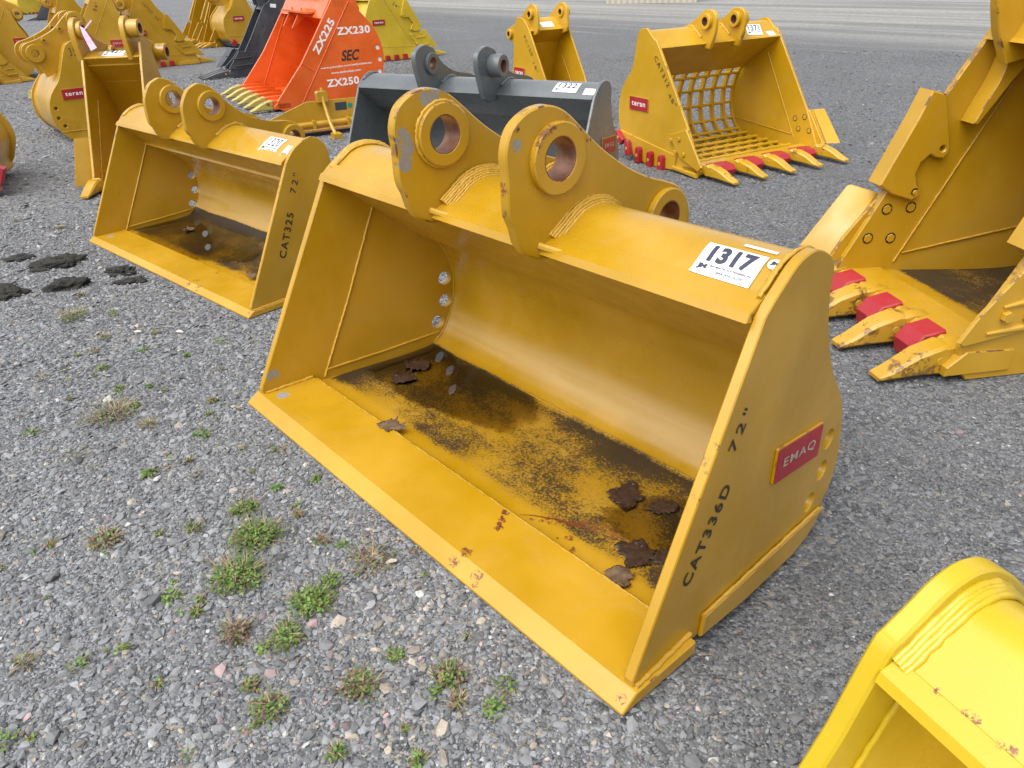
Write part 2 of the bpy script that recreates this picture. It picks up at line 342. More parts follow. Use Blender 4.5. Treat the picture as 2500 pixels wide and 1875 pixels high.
# ------------------------------------------------------------------ bucket parts (local frame: x across the width, y from the mouth to the back, z up)
class Bucket:
    def __init__(s, loc, th, W, label, taper=0.0, mat='yellow', name='excavator_bucket', group='buckets set out on the gravel yard', z=0.0):
        s.W = W; s.tp = taper; s.m = M[mat]
        s.root = thing(name, (loc[0], loc[1], z), th, label, 'bucket', group)
    def T(s, u, v, z):
        if s.tp == 0: return (u, v, z)
        k = 1 - 2 * s.tp * max(v, 0) / s.W
        return (s.W / 2 + (u - s.W / 2) * k, v, z)
    def plate(s, outline, u0, u1, name='side_plate', c=.0025, holes=(), mat=None, taper=True, parent=None, sharp=27):
        V, F, E = prism_data(outline, u0, u1, c, holes)
        if taper: V = [s.T(*p) for p in V]
        return mkobj(name, V, F, mat or s.m, parent or s.root, E, sharp)
    def sides(s, outline, t, holes=(), mat=None, c=.003):
        a = s.plate(outline, 0, t, holes=holes, mat=mat, c=c); b = s.plate(outline, s.W, s.W - t, holes=holes, mat=mat, c=c); return a, b
    def strip(s, path, t, u0, u1, name, mat=None, n=6, smooth=True):
        p = cr(path, n) if smooth else path
        ol = strip_outline(p, t)
        V, F, E = prism_data(ol, u0, u1, .001)
        E = [0.0] * len(E)
        return mkobj(name, [s.T(*q) for q in V], F, mat or s.m, s.root, E, 35)
    def weld(s, pts, r=.006, name='weld_bead', mat=None, taper=True, rip=.35):
        out = []
        for i in range(len(pts) - 1):
            a, b = Vector(pts[i]), Vector(pts[i + 1]); n = max(2, int((b - a).length / .012))
            out += [a.lerp(b, k / n) for k in range(n)]
        out.append(Vector(pts[-1]))
        jit = [Vector(s.T(*p)) + Vector([random.uniform(-1, 1) * r * .5 * rip for _ in range(3)]) for p in out]
        return MB().tube(jit, r, 7, rip).build(name, mat or M['weld'], s.root, 80)
    def welds(s, pts, w=.03, n=3, r=.006, mat=None, shift=None, nrm=None):
        """several passes side by side: each pass offset outwards from the seam"""
        for k in range(n):
            t = k / max(1, n - 1); q = [(p[0] + shift[0] * (1 - t) * w, p[1] + nrm[i][0] * t * w, p[2] + nrm[i][1] * t * w) for i, p in enumerate(pts)]
            s.weld(q, r * random.uniform(.75, 1.2), mat=mat, rip=.38)
    def lug(s, outline, u0, u1, front, rear, mat=None, boss=.022, c=.004, rb=(.085, .08), inner=.012, boss_side=None):
        """front/rear: (v,z,r) pin holes"""
        mat = mat or s.m
        L = s.plate(outline, u0, u1, 'lug', c, [h for h in (front, rear) if h], mat, False)
        cu = (u0 + u1) / 2; lo, hi = min(u0, u1), max(u0, u1)
        for h, rr in ((front, rb[0]), (rear, rb[1])):
            if not h: continue
            b0, b1 = (boss, boss) if not boss_side else boss_side
            V, F, E = prism_data(circ(h[0], h[1], rr, 40), hi - .001, hi + b1, .003, [(h[0], h[1], h[2])])
            mkobj('pin_boss', V, F, mat, L, E)
            V, F, E = prism_data(circ(h[0], h[1], rr, 40), lo + .001, lo - b0, .003, [(h[0], h[1], h[2])])
            mkobj('pin_boss', V, F, mat, L, E)
            n = 40; V = []; F = []
            for u in (lo - b0 + .001, hi + b1 - .001): V += [(u, h[0] + (h[2] - .0012) * math.cos(6.28318 * i / n), h[1] + (h[2] - .0012) * math.sin(6.28318 * i / n)) for i in range(n)]
            for u in (lo - b0 + .001, hi + b1 - .001): V += [(u, h[0] + (h[2] + .0008) * math.cos(6.28318 * i / n), h[1] + (h[2] + .0008) * math.sin(6.28318 * i / n)) for i in range(n)]
            for i in range(n):
                j = (i + 1) % n
                F += [(i, j, n + j, n + i), (2 * n + i, 2 * n + j, 3 * n + j, 3 * n + i), (i, j, 2 * n + j, 2 * n + i), (n + i, n + j, 3 * n + j, 3 * n + i)]
            mkobj('bushing', V, F, M['rustbore'], L, None)
        return L
    def tooth(s, u, v, z, L=.22, w=.075, h=.085, mat=None, tipz=.012, adapt=.14, drop=0.0, adapter=True):
        """tooth whose rear face sits at v, pointing to -v; adapter behind it on the lip"""
        mat = mat or s.m
        def X(t, k, yy, zz): return (u + k * w / 2 * t, yy, zz)
        zt = z + h / 2; zb = z - h / 2; y1 = v - L
        secs = [(v, 1.0, zb, zt), (v - L * .08, 1.04, zb - .002, zt + .003), (v - L * .45, .98, zb + (tipz - zb) * .25, zt - (zt - tipz) * .22), (v - L * .8, .88, tipz + .002, tipz + h * .36), (y1, .74, tipz, tipz + .014)]
        V = []; F = []; ch = .13
        for (yy, k, a, b) in secs:
            hh = b - a; q = min(ch * w, hh * .3)
            ring = [(-1, a + q), (-1, b - q), (-1 + 2 * q / w, b), (1 - 2 * q / w, b), (1, b - q), (1, a + q), (1 - 2 * q / w, a), (-1 + 2 * q / w, a)]
            V += [(u + k * w / 2 * t, yy, zz) for t, zz in ring]
        for i in range(len(secs) - 1):
            for j in range(8): F.append((i * 8 + j, i * 8 + (j + 1) % 8, (i + 1) * 8 + (j + 1) % 8, (i + 1) * 8 + j))
        F.append(tuple(range(8))); F.append(tuple(range(len(secs) * 8 - 8, len(secs) * 8)))
        E = [.8] * len(F)
        t = mkobj('tooth', V, F, mat, s.root, E, 28)
        if adapter:
            m = MB(); a = adapt
            secs = [(v + .004, .88, zb + .004, zt - .006), (v + a * .25, .92, zb, zt + .004), (v + a * .6, .7, zb + .01, zt - h * .12), (v + a * 1.0, .42, zb + .02, zt - h * .30), (v + a * 1.45, .1, zb + .03, zt - h * .5)]
            V = []; F = []
            for (yy, k, aa, bb) in secs:
                q = min(.01, (bb - aa) * .3); ring = [(-1, aa), (-1, bb - q), (-.75, bb), (.75, bb), (1, bb - q), (1, aa)]
                V += [(u + k * w / 2 * tt, yy, zz) for tt, zz in ring]
            for i in range(len(secs) - 1):
                for j in range(6): F.append((i * 6 + j, i * 6 + (j + 1) % 6, (i + 1) * 6 + (j + 1) % 6, (i + 1) * 6 + j))
            F.append(tuple(range(6))); F.append(tuple(range(len(secs) * 6 - 6, len(secs) * 6)))
            m.add(V, F, .5); m.build('adapter', mat, t, 30)
            for sg in (1, -1): MB().cyl((u + sg * w * .47, v - L * .12, z), (sg, 0, 0), h * .14, w * .07, 14, .001).build('retaining_pin', M['worn'], t)
        return t
    def bolts(s, pts, u, side, r=.017, parent=None, mat=None, name='bolt', pro=.012, nut=True, ring=False):
        for (v, z) in pts:
            m = MB().cyl((u, v, z), (side, 0, 0), r, pro, 6 if nut else 16, .002); q = m.build(name, mat or s.m, parent or s.root)
            if ring: MB().cyl((u, v, z), (side, 0, 0), r * 1.22, .0018, 24, .0005).build('recess_shade_disc', M['black'], q)  # flat black disc paints the shade of a recess around the bolt

def sticker_on(b, path, s0, s1, u0, u1, number, extra=True, skew=0.0, lift=.0022, phone=True, bold=.015):
    """paper lot sticker laid over the curved top wrap; path = outer (v,z) curve"""
    P = [Vector(p) for p in cr(path, 8)]; L = [0]
    for i in range(1, len(P)): L.append(L[-1] + (P[i] - P[i - 1]).length)
    def at(sv, lf):
        sv = max(0, min(L[-1] - 1e-6, sv)); i = max(j for j in range(len(L)) if L[j] <= sv); i = min(i, len(P) - 2)
        t = (sv - L[i]) / (L[i + 1] - L[i]); p = P[i].lerp(P[i + 1], t); d = (P[i + 1] - P[i]).normalized(); n = Vector((-d.y, d.x)); return p.x + n.x * lf, p.y + n.y * lf
    def fn(a, c, lf):
        sv = s0 + (s1 - s0) * c; u = u0 + (u1 - u0) * a + skew * (c - .5); v, z = at(sv + skew * .25 * (.5 - a), lf); return Vector(b.T(u, v, z))
    n, m = 10, 8; V = []; F = []
    for j in range(m + 1):
        for i in range(n + 1):
            cl = .0 if not (i in (0, n) and j in (0, m)) else 0
            V.append(fn(i / n, j / m, lift + (.003 if (i == 0 and j == 0) else 0)))
    for j in range(m):
        for i in range(n): k = j * (n + 1) + i; F.append((k, k + 1, k + n + 2, k + n + 1))
    st = mkobj('lot_sticker', V, F, M['white'], b.root)
    sub = lambda x0, x1, y0, y1, lf: (lambda a, c: fn(x0 + (x1 - x0) * a, y0 + (y1 - y0) * c, lf))
    if not number: return st, fn
    if number[0] == '|': text_map('barcode', number, M['ink'], st, sub(.15, .85, .12, .35, lift + .0012), .0, 1.0, 2); return st, fn
    text_map('lettering', number, M['ink'], st, sub(.14, .88, .40, .93, lift + .0012), bold, 1.08, 6)
    if extra:
        text_map('lettering', 'JEFF MARTIN AUCTIONEERS, INC.', M['ink'], st, sub(.26, .97, .25, .33, lift + .0012), .02, 1.0, 2)
        if phone: text_map('lettering', '1-844-450-6200', M['ink'], st, sub(.36, .86, .12, .20, lift + .0012), 0, 1.0, 2)
        text_map('lettering', 'JM', M['ink'], st, sub(.06, .22, .14, .32, lift + .0012), .05, .85, 2)
    return st, fn

# ================================================================== 1. the large bucket in front
W = 1.85
B = Bucket((-.996, 2.506), -.866, W, 'large yellow smooth-lipped bucket with lot sticker 1317, nearest to the middle of the photo', .058)
lower = [(.05, .028), (.298, .0), (.50, -.03), (.765, -.045), (.845, -.03), (.925, .03)]
front_top = [(.431, .790), (.459, .815), (.502, .845), (.537, .868), (.571, .880), (.612, .883), (.634, .879), (.672, .864), (.706, .843), (.726, .820), (.730, .793), (.731, .75), (.746, .69), (.774, .619), (.807, .555), (.85, .489), (.899, .431), (.936, .377), (.962, .31), (.98, .235), (.986, .167), (.982, .115), (.96, .065)]
ol = cr([(.048, .055), (.431, .790)], 1) + cr(front_top, 4)[1:] + lower[::-1]
sh = [(.893, .276, .0285), (.888, .176, .0285), (.842, .091, .0285)]
a, b_ = B.sides(ol, .028, sh, M['main_side'], .003)
inner = [(.74, .535), (.762, .522), (.80, .503), (.832, .482), (.866, .451), (.894, .414), (.914, .378), (.927, .344), (.936, .308), (.938, .271), (.936, .23), (.929, .187), (.907, .12), (.868, .05), (.818, .006), (.75, -.006), (.62, -.004), (.45, .004), (.30, .012), (.255, .020)]
B.strip(inner, .016, .027, W - .027, 'back_shell', M['main_shell'], 5)
wrap = [(.418, .788), (.459, .808), (.502, .836), (.537, .858), (.571, .868), (.605, .870), (.640, .864), (.675, .848), (.700, .825), (.708, .79), (.712, .75), (.728, .69), (.756, .62), (.79, .56), (.82, .515)]
B.strip(wrap, -.014, .027, W - .027, 'top_wrap', M['main_top'], 5)
B.plate([(.414, .790), (.425, .7985), (.795, .5165), (.775, .495)], .027, W - .027, 'inner_plate', .0015, mat=M['main_side'])
# flat lip bar on the mouth edge
B.plate([(.402, .779), (.412, .797), (.470, .822), (.474, .810), (.424, .772)], .027, W - .027, 'lip_bar', .002, mat=M['main_top'])
B.plate([(0, 0), (0, .007), (.045, .037), (.255, .037), (.258, 0)], -.012, W + .012, 'cutting_edge', .003, mat=M['main_edge'], taper=False)
for u0, u1, s_ in ((W, W + .012, 1), (0, -.012, -1)):
    B.plate([(.302, .002), (.312, .060), (.60, .048), (.904, .035), (.93, .03), (.845, -.028), (.765, -.043), (.50, -.028)], u0, u1, 'heel_wear_strip', .003, mat=M['main_side'])
    B.weld([(u1 - s_ * .006, .312, .062), (u1 - s_ * .006, .6, .0505), (u1 - s_ * .006, .904, .038)], .005)
    B.weld([(u0 + s_ * .004, .055, .040), (u0 + s_ * .004, .262, .040)], .007)
for uu in (.030, W - .030):
    s_ = 1 if uu < 1 else -1
    B.weld([(uu, .598, .640), (uu, .45, .32), (uu, .30, .022)], .0045)
    B.weld([(uu, .31, .050), (uu, .60, .045), (uu, .842, .048)], .0045)
    for k_, r_k in ((0, .0042), (.5, .0045), (1, .0045), (1.5, .004)): B.weld([(uu + s_ * (.002 + .007 * k_), q[0] - .001 + .010 * (1 - k_ / 2) * (-.5 if q[0] < .55 else .3), q[1] + .010 * (1 - k_ / 2) + .002) for q in cr(wrap[1:9], 3)], r_k)
    B.weld([(uu, .06, .040), (uu, .25, .040)], .006)
    B.weld([(uu, .425, .788), (uu, .60, .655), (uu, .76, .524)], .004)
    B.weld([(uu, q[0] - .002, q[1]) for q in inner[1:15]], .003)
B.weld([(.04, .262, .030), (.6, .263, .0305), (1.2, .261, .0305), (1.81, .262, .030)], .0055, mat=M['main_shell'])
B.weld([(.04, .742, .531), (.9, .742, .531), (1.81, .742, .531)], .003, mat=M['main_side'])
B.weld([(.06, .80, .004), (.9, .80, .004), (1.79, .80, .004)], .0035, mat=M['main_shell'])
lug_ol = cr([(.322, .862), (.306, .905), (.306, .985), (.303, 1.044), (.322, 1.094), (.359, 1.122), (.401, 1.135), (.447, 1.135), (.494, 1.117), (.538, 1.084), (.595, 1.034), (.656, .988), (.74, .936), (.822, .897), (.894, .872), (.954, .848), (.995, .815), (1.02, .772), (1.028, .721), (1.01, .67), (.96, .625), (.90, .60)], 4) + [(.83, .575), (.76, .60), (.69, .66), (.60, .70), (.52, .735), (.455, .752), (.40, .765), (.352, .790), (.332, .822)]
hf = (.462, 1.010, .0525); hr = (.903, .765, .048)
for u0 in (.695, 1.160):
    B.lug(lug_ol, u0, u0 + .032, hf, hr, M['lug_worn'], .020, .004, (.088, .085))
    s_ = u0 + .033
    sc_ = cr([(.452, .803), (.502, .836), (.537, .858), (.571, .868), (.605, .870), (.640, .864), (.675, .848), (.70, .825)], 3)
    nr_ = []
    for i_, q in enumerate(sc_):
        t_ = (Vector(sc_[min(i_ + 1, len(sc_) - 1)]) - Vector(sc_[max(i_ - 1, 0)])).normalized(); nr_.append((-t_.y, t_.x))
    B.welds([(s_, q[0], q[1]) for q in sc_], .027, 6, .0046, None, (1, 0), nr_); B.welds([(u0 - .001, q[0], q[1]) for q in sc_[:18]], .027, 6, .0046, None, (-1, 0), nr_)
    for (hh, rr) in ((hf, .091), (hr, .088)):
        B.weld([(s_ - .001, hh[0] + (rr - .001) * math.cos(t), hh[1] + (rr - .001) * math.sin(t)) for t in np.linspace(0, 6.2832, 40)], .0055)
    MB().tube([(u0 + .03, .405, .800), (u0 + .075, .418, .794), (u0 + .12, .43, .792)], [.010, .010, .006], 8).build('lip_weld', M['weld'], B.root)
st, fn1317 = sticker_on(B, wrap, .066, .156, 1.620, 1.776, '1317', skew=0, lift=.0026, bold=.05)
# round auction sticker near the corner and a narrow paper strip above the lot sticker
dsk = [fn1317(1.135 + .096 * math.cos(t), .83 + .17 * math.sin(t), .0030) for t in np.linspace(0, 6.2832, 29)[:-1]]
d = mkobj('round_sticker', dsk, [tuple(range(28))], M['white'], B.root)
text_map('lettering', 'JM', M['ink'], d, lambda a, c: fn1317(1.075 + .12 * a, .76 + .14 * c, .0042), .05, .85, 2)
V = [fn1317(x, y, .0022) for y in (1.20, 1.26, 1.32) for x in np.linspace(.49, 1.04, 7)]
sk = mkobj('paper_strip', V, [(j * 7 + i, j * 7 + i + 1, j * 7 + i + 8, j * 7 + i + 7) for j in range(2) for i in range(6)], M['white'], B.root)
def wallpt(b, v, z, side, lift=.0015):
    u = (b.W if side > 0 else 0); p = Vector(b.T(u, v, z)); p.x += side * lift; return p
def side_text(b, s, v0, z0, v1, z1, h, mat, side=1, bold=0.0, space=1.0, name='lettering', parent=None, left=True):
    """text running from (v0,z0) to (v1,z1) on the outer face of a side plate"""
    d = Vector((v1 - v0, z1 - z0)); n = Vector((-d.y, d.x)).normalized() * h
    if side < 0: n = -n
    return text_map(name, s, mat, parent or b.root, lambda a, c: wallpt(b, v0 + d.x * a + n.x * c, z0 + d.y * a + n.y * c, side), bold, space)
side_text(B, 'CAT336D', .240, .203, .378, .404, .042, M['black'], 1, .022, 1.22)
side_text(B, '72"', .372, .495, .426, .578, .038, M['black'], 1, .01, 1.35)
o = wallpt(B, .572, .300, 1, .0); X_ = wallpt(B, .818, .264, 1, .0) - o; Y_ = Vector((0, .02, 1))
name_plate(B.root, o, X_, Y_, .248, .104, 'EMAQ', 'silver')
# dried rust streak, drips and scuffs on the floor and lip
def floor_z(v): return .0385 if v < .255 else (.012 if v < .30 else .0135 - (v - .30) * .053)
def smear(pts, w, zoff=.0012):
    V = []; F = []
    P2 = []
    for i in range(len(pts) - 1):
        a_, b2 = Vector(pts[i]), Vector(pts[i + 1]); n = max(2, int((b2 - a_).length / .006)); P2 += [a_.lerp(b2, k / n) for k in range(n)]
    P2.append(Vector(pts[-1]))
    for i, p in enumerate(P2):
        d_ = (P2[min(i + 1, len(P2) - 1)] - P2[max(i - 1, 0)]).normalized(); n_ = Vector((-d_.y, d_.x)); t = i / (len(P2) - 1); ww = w * (.35 + .65 * math.sin(math.pi * min(1, t * 1.2 + .1))) * random.uniform(.5, 1.3)
        for sg in (1, -1): q = p + n_ * ww * sg * random.uniform(.7, 1.2); V.append(B.T(q.x, q.y, floor_z(q.y) + zoff))
    for i in range(len(P2) - 1): F.append((2 * i, 2 * i + 1, 2 * i + 3, 2 * i + 2))
    return V, F
mm_ = MB()
for pts, w_s in (([(1.215, .290), (1.25, .318), (1.31, .355), (1.38, .392), (1.44, .425)], .0022), ([(1.30, .350), (1.36, .372), (1.42, .395)], .0040), ([(1.19, .250), (1.205, .238)], .005), ([(1.205, .228), (1.222, .212)], .005), ([(1.222, .205), (1.245, .182)], .006), ([(1.395, .322), (1.402, .318)], .005), ([(1.425, .300), (1.436, .296)], .006), ([(1.365, .297), (1.372, .294)], .004), ([(1.39, .275), (1.395, .272)], .004)):
    v_, f_ = smear(pts, w_s); mm_.add(v_, f_)
mm_.build('rust_streak', M['ruststain'], B.root)
# pooled rain water on the floor
def pool(b, th, loc, z, u0, u1, v0, v1, label, wet):
    n, m = 40, 16; V = []; A = []
    for j in range(m + 1):
        for i in range(n + 1):
            u = u0 + (u1 - u0) * i / n; v = v0 + (v1 - v0) * j / m; p = Matrix.Rotation(th, 3, 'Z') @ Vector((*b.T(u, v, 0)[:2], z)); V.append((p.x + loc[0], p.y + loc[1], z)); A.append(wet(u, v))
    F = [(j * (n + 1) + i, j * (n + 1) + i + 1, (j + 1) * (n + 1) + i + 1, (j + 1) * (n + 1) + i) for j in range(m) for i in range(n)]
    o = mkobj('rain_water', V, F, M['water'], smooth=False); a_ = o.data.attributes.new('wet', 'FLOAT', 'POINT'); a_.data.foreach_set('value', A); return tag(o, label, 'water')
def ss(t): t = max(0, min(1, t)); return t * t * (3 - 2 * t)
pool(B, -.866, (-.996, 2.506), .0045, .05, 1.79, .36, .80, 'thin clear rain water lying on the floor of the bucket with sticker 1317', lambda u, v: max(1 - ss((math.hypot((u - .32) / 1.0, (v - .66) / .42) - .25) / .45), .75 * (1 - ss((math.hypot((u - 1.6) / .8, (v - .55) / .5) - .1) / .4))))
# ================================================================== 2. the similar bucket behind on the left
B2 = Bucket((-2.57, 4.597), -.7633, W, 'yellow smooth-lipped bucket with lot sticker 1320 and muddy floor, left of the largest bucket', .023)
def lm_(p): return [(x, z) for x, z in p]
pt = [(.030, .045), (.351, .656), (.395, .703), (.443, .731), (.478, .742), (.511, .745), (.545, .732), (.572, .705), (.590, .665), (.594, .62), (.61, .56), (.645, .50), (.69, .44), (.735, .38), (.775, .31), (.79, .235), (.785, .16), (.76, .095), (.715, .04), (.66, .008), (.45, .0), (.22, .0), (.034, .02)]
B2.sides([pt[0]] + cr(pt[1:20], 4) + pt[20:], .018, [(.715, .268, .023), (.718, .173, .023), (.680, .087, .023)], M['yellow'])
in2 = [(.47, .525), (.483, .514), (.60, .43), (.68, .37), (.725, .31), (.745, .235), (.738, .16), (.71, .09), (.66, .035), (.60, .018), (.40, .012), (.215, .016)]
B2.strip(in2, .014, .017, W - .017, 'back_shell', M['second_shell'], 6)
wr2 = [(.342, .654), (.388, .688), (.435, .716), (.475, .728), (.508, .731), (.54, .718), (.565, .69), (.576, .65), (.585, .60), (.60, .54), (.635, .47), (.66, .42)]
B2.strip(wr2, -.012, .017, W - .017, 'top_wrap', M['yellow'], 6)
B2.plate([(.338, .650), (.346, .660), (.50, .528), (.49, .512)], .017, W - .017, 'inner_plate', .001)
B2.plate([(.330, .646), (.338, .660), (.385, .688), (.39, .678), (.348, .642)], .017, W - .017, 'lip_bar', .0015)
B2.plate([(0, 0), (0, .007), (.032, .028), (.215, .028), (.218, 0)], -.01, W + .01, 'cutting_edge', .0025, mat=M['main_edge'], taper=False)
for uu in (.020, W - .020):
    B2.weld([(uu, .483, .514), (uu, .35, .26), (uu, .222, .022)], .0045); B2.weld([(uu, .23, .040), (uu, .45, .045), (uu, .66, .055)], .0045)
    B2.weld([(uu, q[0] + .004, q[1] + .005) for q in wr2[1:9]], .008)
B2.weld([(W + .004, .036, .030), (W + .004, .21, .030)], .006)
lg2 = cr([(.262, .712), (.246, .74), (.244, .795), (.251, .861), (.288, .922), (.325, .944), (.361, .951), (.421, .924), (.477, .862), (.536, .805), (.616, .753), (.723, .717), (.819, .704), (.884, .674), (.907, .616), (.885, .56), (.82, .53)], 4) + [(.70, .52), (.60, .55), (.52, .59), (.44, .625), (.35, .630), (.30, .645), (.275, .675)]
for u0 in (.697, 1.115):
    B2.lug(lg2, u0, u0 + .028, (.395, .841, .042), (.835, .612, .04), M['yellow'], .020, .003, (.073, .07))
    B2.weld([(u0 + .030, q[0] + .004, q[1] + .006) for q in wr2[1:8]], .010)
sticker_on(B2, wr2, .036, .135, 1.58, 1.725, '1320', skew=0, bold=.0)
st2, f2 = sticker_on(B2, wr2, .035, .10, 1.775, 1.822, '|||||||', extra=False, skew=0)
side_text(B2, 'CAT325', .258, .222, .345, .420, .038, M['black'], 1, .02, 1.25)
side_text(B2, '72"', .372, .508, .410, .592, .034, M['black'], 1, 0, 1.35)
pool(B2, -.7633, (-2.57, 4.597), .0215, .03, 1.81, .22, .66, 'thin brown rain water lying on the muddy floor of the bucket with sticker 1320', lambda u, v: 1 - ss((math.hypot((u - .55) / 1.0, (v - .42) / .42) - .3) / .5))

# ================================================================== 3. grey bucket with lot sticker 1322
G = Bucket((-.991, 5.658), -.5383, 1.80, 'grey smooth-lipped bucket with lot sticker 1322, behind the largest yellow bucket', .02, 'grey')
gp = [(-.33, .05), (-.089, .533), (-.001, .705), (.05, .748), (.082, .768), (.12, .78), (.162, .783), (.205, .774), (.235, .755), (.258, .722), (.257, .65), (.289, .532), (.36, .432), (.401, .355), (.412, .272), (.405, .19), (.38, .10), (.33, .03), (.24, .0), (-.32, .0)]
G.sides([gp[0]] + cr(gp[2:19], 3) + [gp[19]], .018)
G.strip([(.15, .56), (.25, .48), (.33, .40), (.365, .31), (.37, .22), (.35, .12), (.30, .05), (.22, .018), (0, .012), (-.15, .016)], .014, .017, 1.783, 'back_shell')
gw = [(-.012, .700), (.04, .735), (.085, .755), (.125, .766), (.165, .768), (.20, .758), (.228, .738), (.243, .70), (.245, .64), (.262, .56), (.30, .48)]
G.strip(gw, -.012, .017, 1.783, 'top_wrap')
G.plate([(-.018, .698), (-.006, .706), (.17, .56), (.15, .545)], .017, 1.783, 'inner_plate', .001)
G.plate([(-.36, 0), (-.36, .007), (-.325, .028), (-.15, .028), (-.15, 0)], -.01, 1.81, 'cutting_edge', .0025)
G.weld([(.02, q[0] + .004, q[1] + .005) for q in gw[1:9]], .008, mat=M['grey'])
gl_ = cr([(-.165, .735), (-.196, .827), (-.211, .893), (-.203, .946), (-.157, .975), (-.11, .985), (-.071, .980), (-.004, .955), (.026, .915), (.108, .847), (.234, .793), (.39, .762), (.469, .734), (.50, .69), (.48, .63)], 4) + [(.38, .58), (.25, .62), (.12, .68), (.0, .66), (-.08, .66), (-.14, .69)]
for u0, bs in ((.640, (.02, .02)), (1.095, (.02, .085))):
    G.lug(gl_, u0, u0 + .035, (-.050, .872, .036), (.42, .665, .034), M['grey'], .02, .003, (.066, .06), boss_side=bs)
    G.weld([(u0 + .038, q[0] + .004, q[1] + .006) for q in gw[1:8]], .010, mat=M['grey'])
sticker_on(G, gw, .042, .140, 1.505, 1.665, '1322', skew=0, phone=False); sticker_on(G, gw, .03, .085, 1.712, 1.785, '|||||||', extra=False)
o = wallpt(G, .115, .352, 1, 0); name_plate(G.root, o, wallpt(G, .325, .335, 1, 0) - o, (0, 0, 1), .215, .10, 'EMAQ', 'silver')

# ================================================================== 4. skeleton bucket
S = Bucket((1.167, 5.981), .4894, 1.22, 'yellow skeleton bucket with open bar grid and lot sticker 1371', 0, 'warm')
so = [(-.515, .050)] + cr([(-.359, .323), (.017, .842), (.07, .885), (.12, .924), (.162, .955), (.195, .960), (.24, .950), (.270, .921), (.292, .828), (.315, .702), (.348, .640), (.415, .565), (.461, .477), (.482, .341), (.470, .25), (.445, .195), (.400, .120), (.318, .060)], 4) + [(.10, .0), (-.45, .0), (-.50, .01)]
S.sides(so, .022)
sw = [(.010, .836), (.06, .868), (.11, .905), (.155, .936), (.195, .942), (.235, .930), (.256, .90), (.272, .82), (.297, .70), (.333, .62), (.36, .59)]
S.strip(sw, -.012, .021, 1.199, 'top_wrap')
S.plate([(.004, .834), (.014, .844), (.365, .605), (.35, .585)], .021, 1.199, 'inner_plate', .001)
bar = [(.345, .60), (.400, .560), (.440, .48), (.458, .40), (.460, .33), (.452, .26), (.43, .19), (.39, .125), (.33, .075), (.26, .052), (.12, .040), (-.10, .034), (-.34, .030)]
for i in range(9):
    S.strip([(a_ - (.0 if i not in () else 0), c_) for a_, c_ in bar], .045, .115 + i * .1235 - .010, .115 + i * .1235 + .010, 'grid_bar', n=4)
for (v, z) in ((.425, .535), (.475, .42), (.478, .29), (.435, .165), (.345, .085), (.25, .058), (.13, .044), (.01, .038), (-.11, .034), (-.23, .030)):
    z = z + (.008 if z < .07 else 0); pts = [(u, v + .004, z - .002) for u in (.02, 1.20)]
    m = MB().tube(pts, .0135, 12)
    for i in range(9): m.tube([(.115 + i * .1235 - .018, v + .004, z - .002), (.115 + i * .1235 + .018, v + .004, z - .002)], .019, 8)
    m.build('cross_rod', M['warm'], S.root, 40)
S.plate([(-.50, .02), (-.50, .045), (-.46, .065), (-.33, .062), (-.33, .02)], 0, 1.22, 'cutting_edge', .003)
S.strip([(.36, .60), (.40, .555), (.437, .48), (.455, .40), (.458, .33), (.450, .26), (.427, .19), (.385, .12), (.32, .07), (.22, .048), (-.05, .038), (-.33, .032)], .03, 1.185, 1.20, 'edge_bar', n=4)
for i in range(5):
    S.tooth(.06 + i * .275, -.585, .062, .25, .075, .075, M['warm'], .018, .11)
for i in range(4):
    u = .1975 + i * .275
    m = MB(); m.prism([(-.60, .022), (-.605, .050), (-.575, .078), (-.50, .088), (-.44, .075), (-.44, .03)], u - .075, u + .075, .004); m.build('lip_shroud', M['red'], S.root)
for side, u in ((-1, 0), (1, 1.22)):
    S.plate([(.438, .205), (-.264, .122), (-.250, .015), (-.1, .0), (.10, .001), (.318, .058), (.40, .13)], u, u + side * .014, 'heel_wear_band', .003)
    for (v, z, rz_) in ((.405, .145, -.9), (.29, .075, -.25), (.155, .045, 0), (.01, .035, 0), (-.125, .030, 0)):
        c_, s_ = math.cos(rz_), math.sin(rz_)
        P2_ = [(-.030, -.055), (.030, -.055), (.024, .045), (.014, .062), (-.014, .062), (-.024, .045)]
        q = S.plate([(v + x * c_ + y * s_ * -1, z + x * s_ + y * c_ + .012) for x, y in P2_], u + side * .013, u + side * .055, 'heel_shroud', .004, mat=M['red'])
        MB().cyl((u + side * .052, v, z + .012), (side, 0, 0), .013, .006, 16, .001).build('plug', M['warm'], q)
    S.plate([(-.186, .261), (-.359, .323), (-.548, .086), (-.517, .052), (-.315, .115), (-.21, .217)], u, u + side * .018, 'side_cutter', .003)
    S.bolts([(-.203, .224), (-.294, .246), (-.261, .149), (-.355, .146)], u + side * .018, side, .016)
    S.bolts([(-.254, .247), (-.347, .269), (-.300, .174), (-.409, .174)], u - side * .022, -side, .018, pro=.004, ring=True)
    # winged outer blade of the cutter
    m = MB(); p = [(-.296, .305), (-.384, .339), (-.587, .106), (-.511, .064)]
    m.prism([(-.30, .30), (-.372, .325), (-.545, .092), (-.50, .066)], u + side * .018, u + side * .026, .002)
    m.hull([(u + side * .02, -.375, .325), (u + side * .02, -.55, .10), (u + side * .115, -.40, .325), (u + side * .115, -.60, .10), (u + side * .02, -.39, .322), (u + side * .02, -.565, .097), (u + side * .112, -.415, .322), (u + side * .112, -.615, .097)])
    if side > 0: m.build('cutter_wing', M['warm'], S.root)
    S.plate([(-.246, .024), (-.246, .045), (-.50, .035), (-.51, .005)], u, u + side * .03, 'corner_bar', .003)
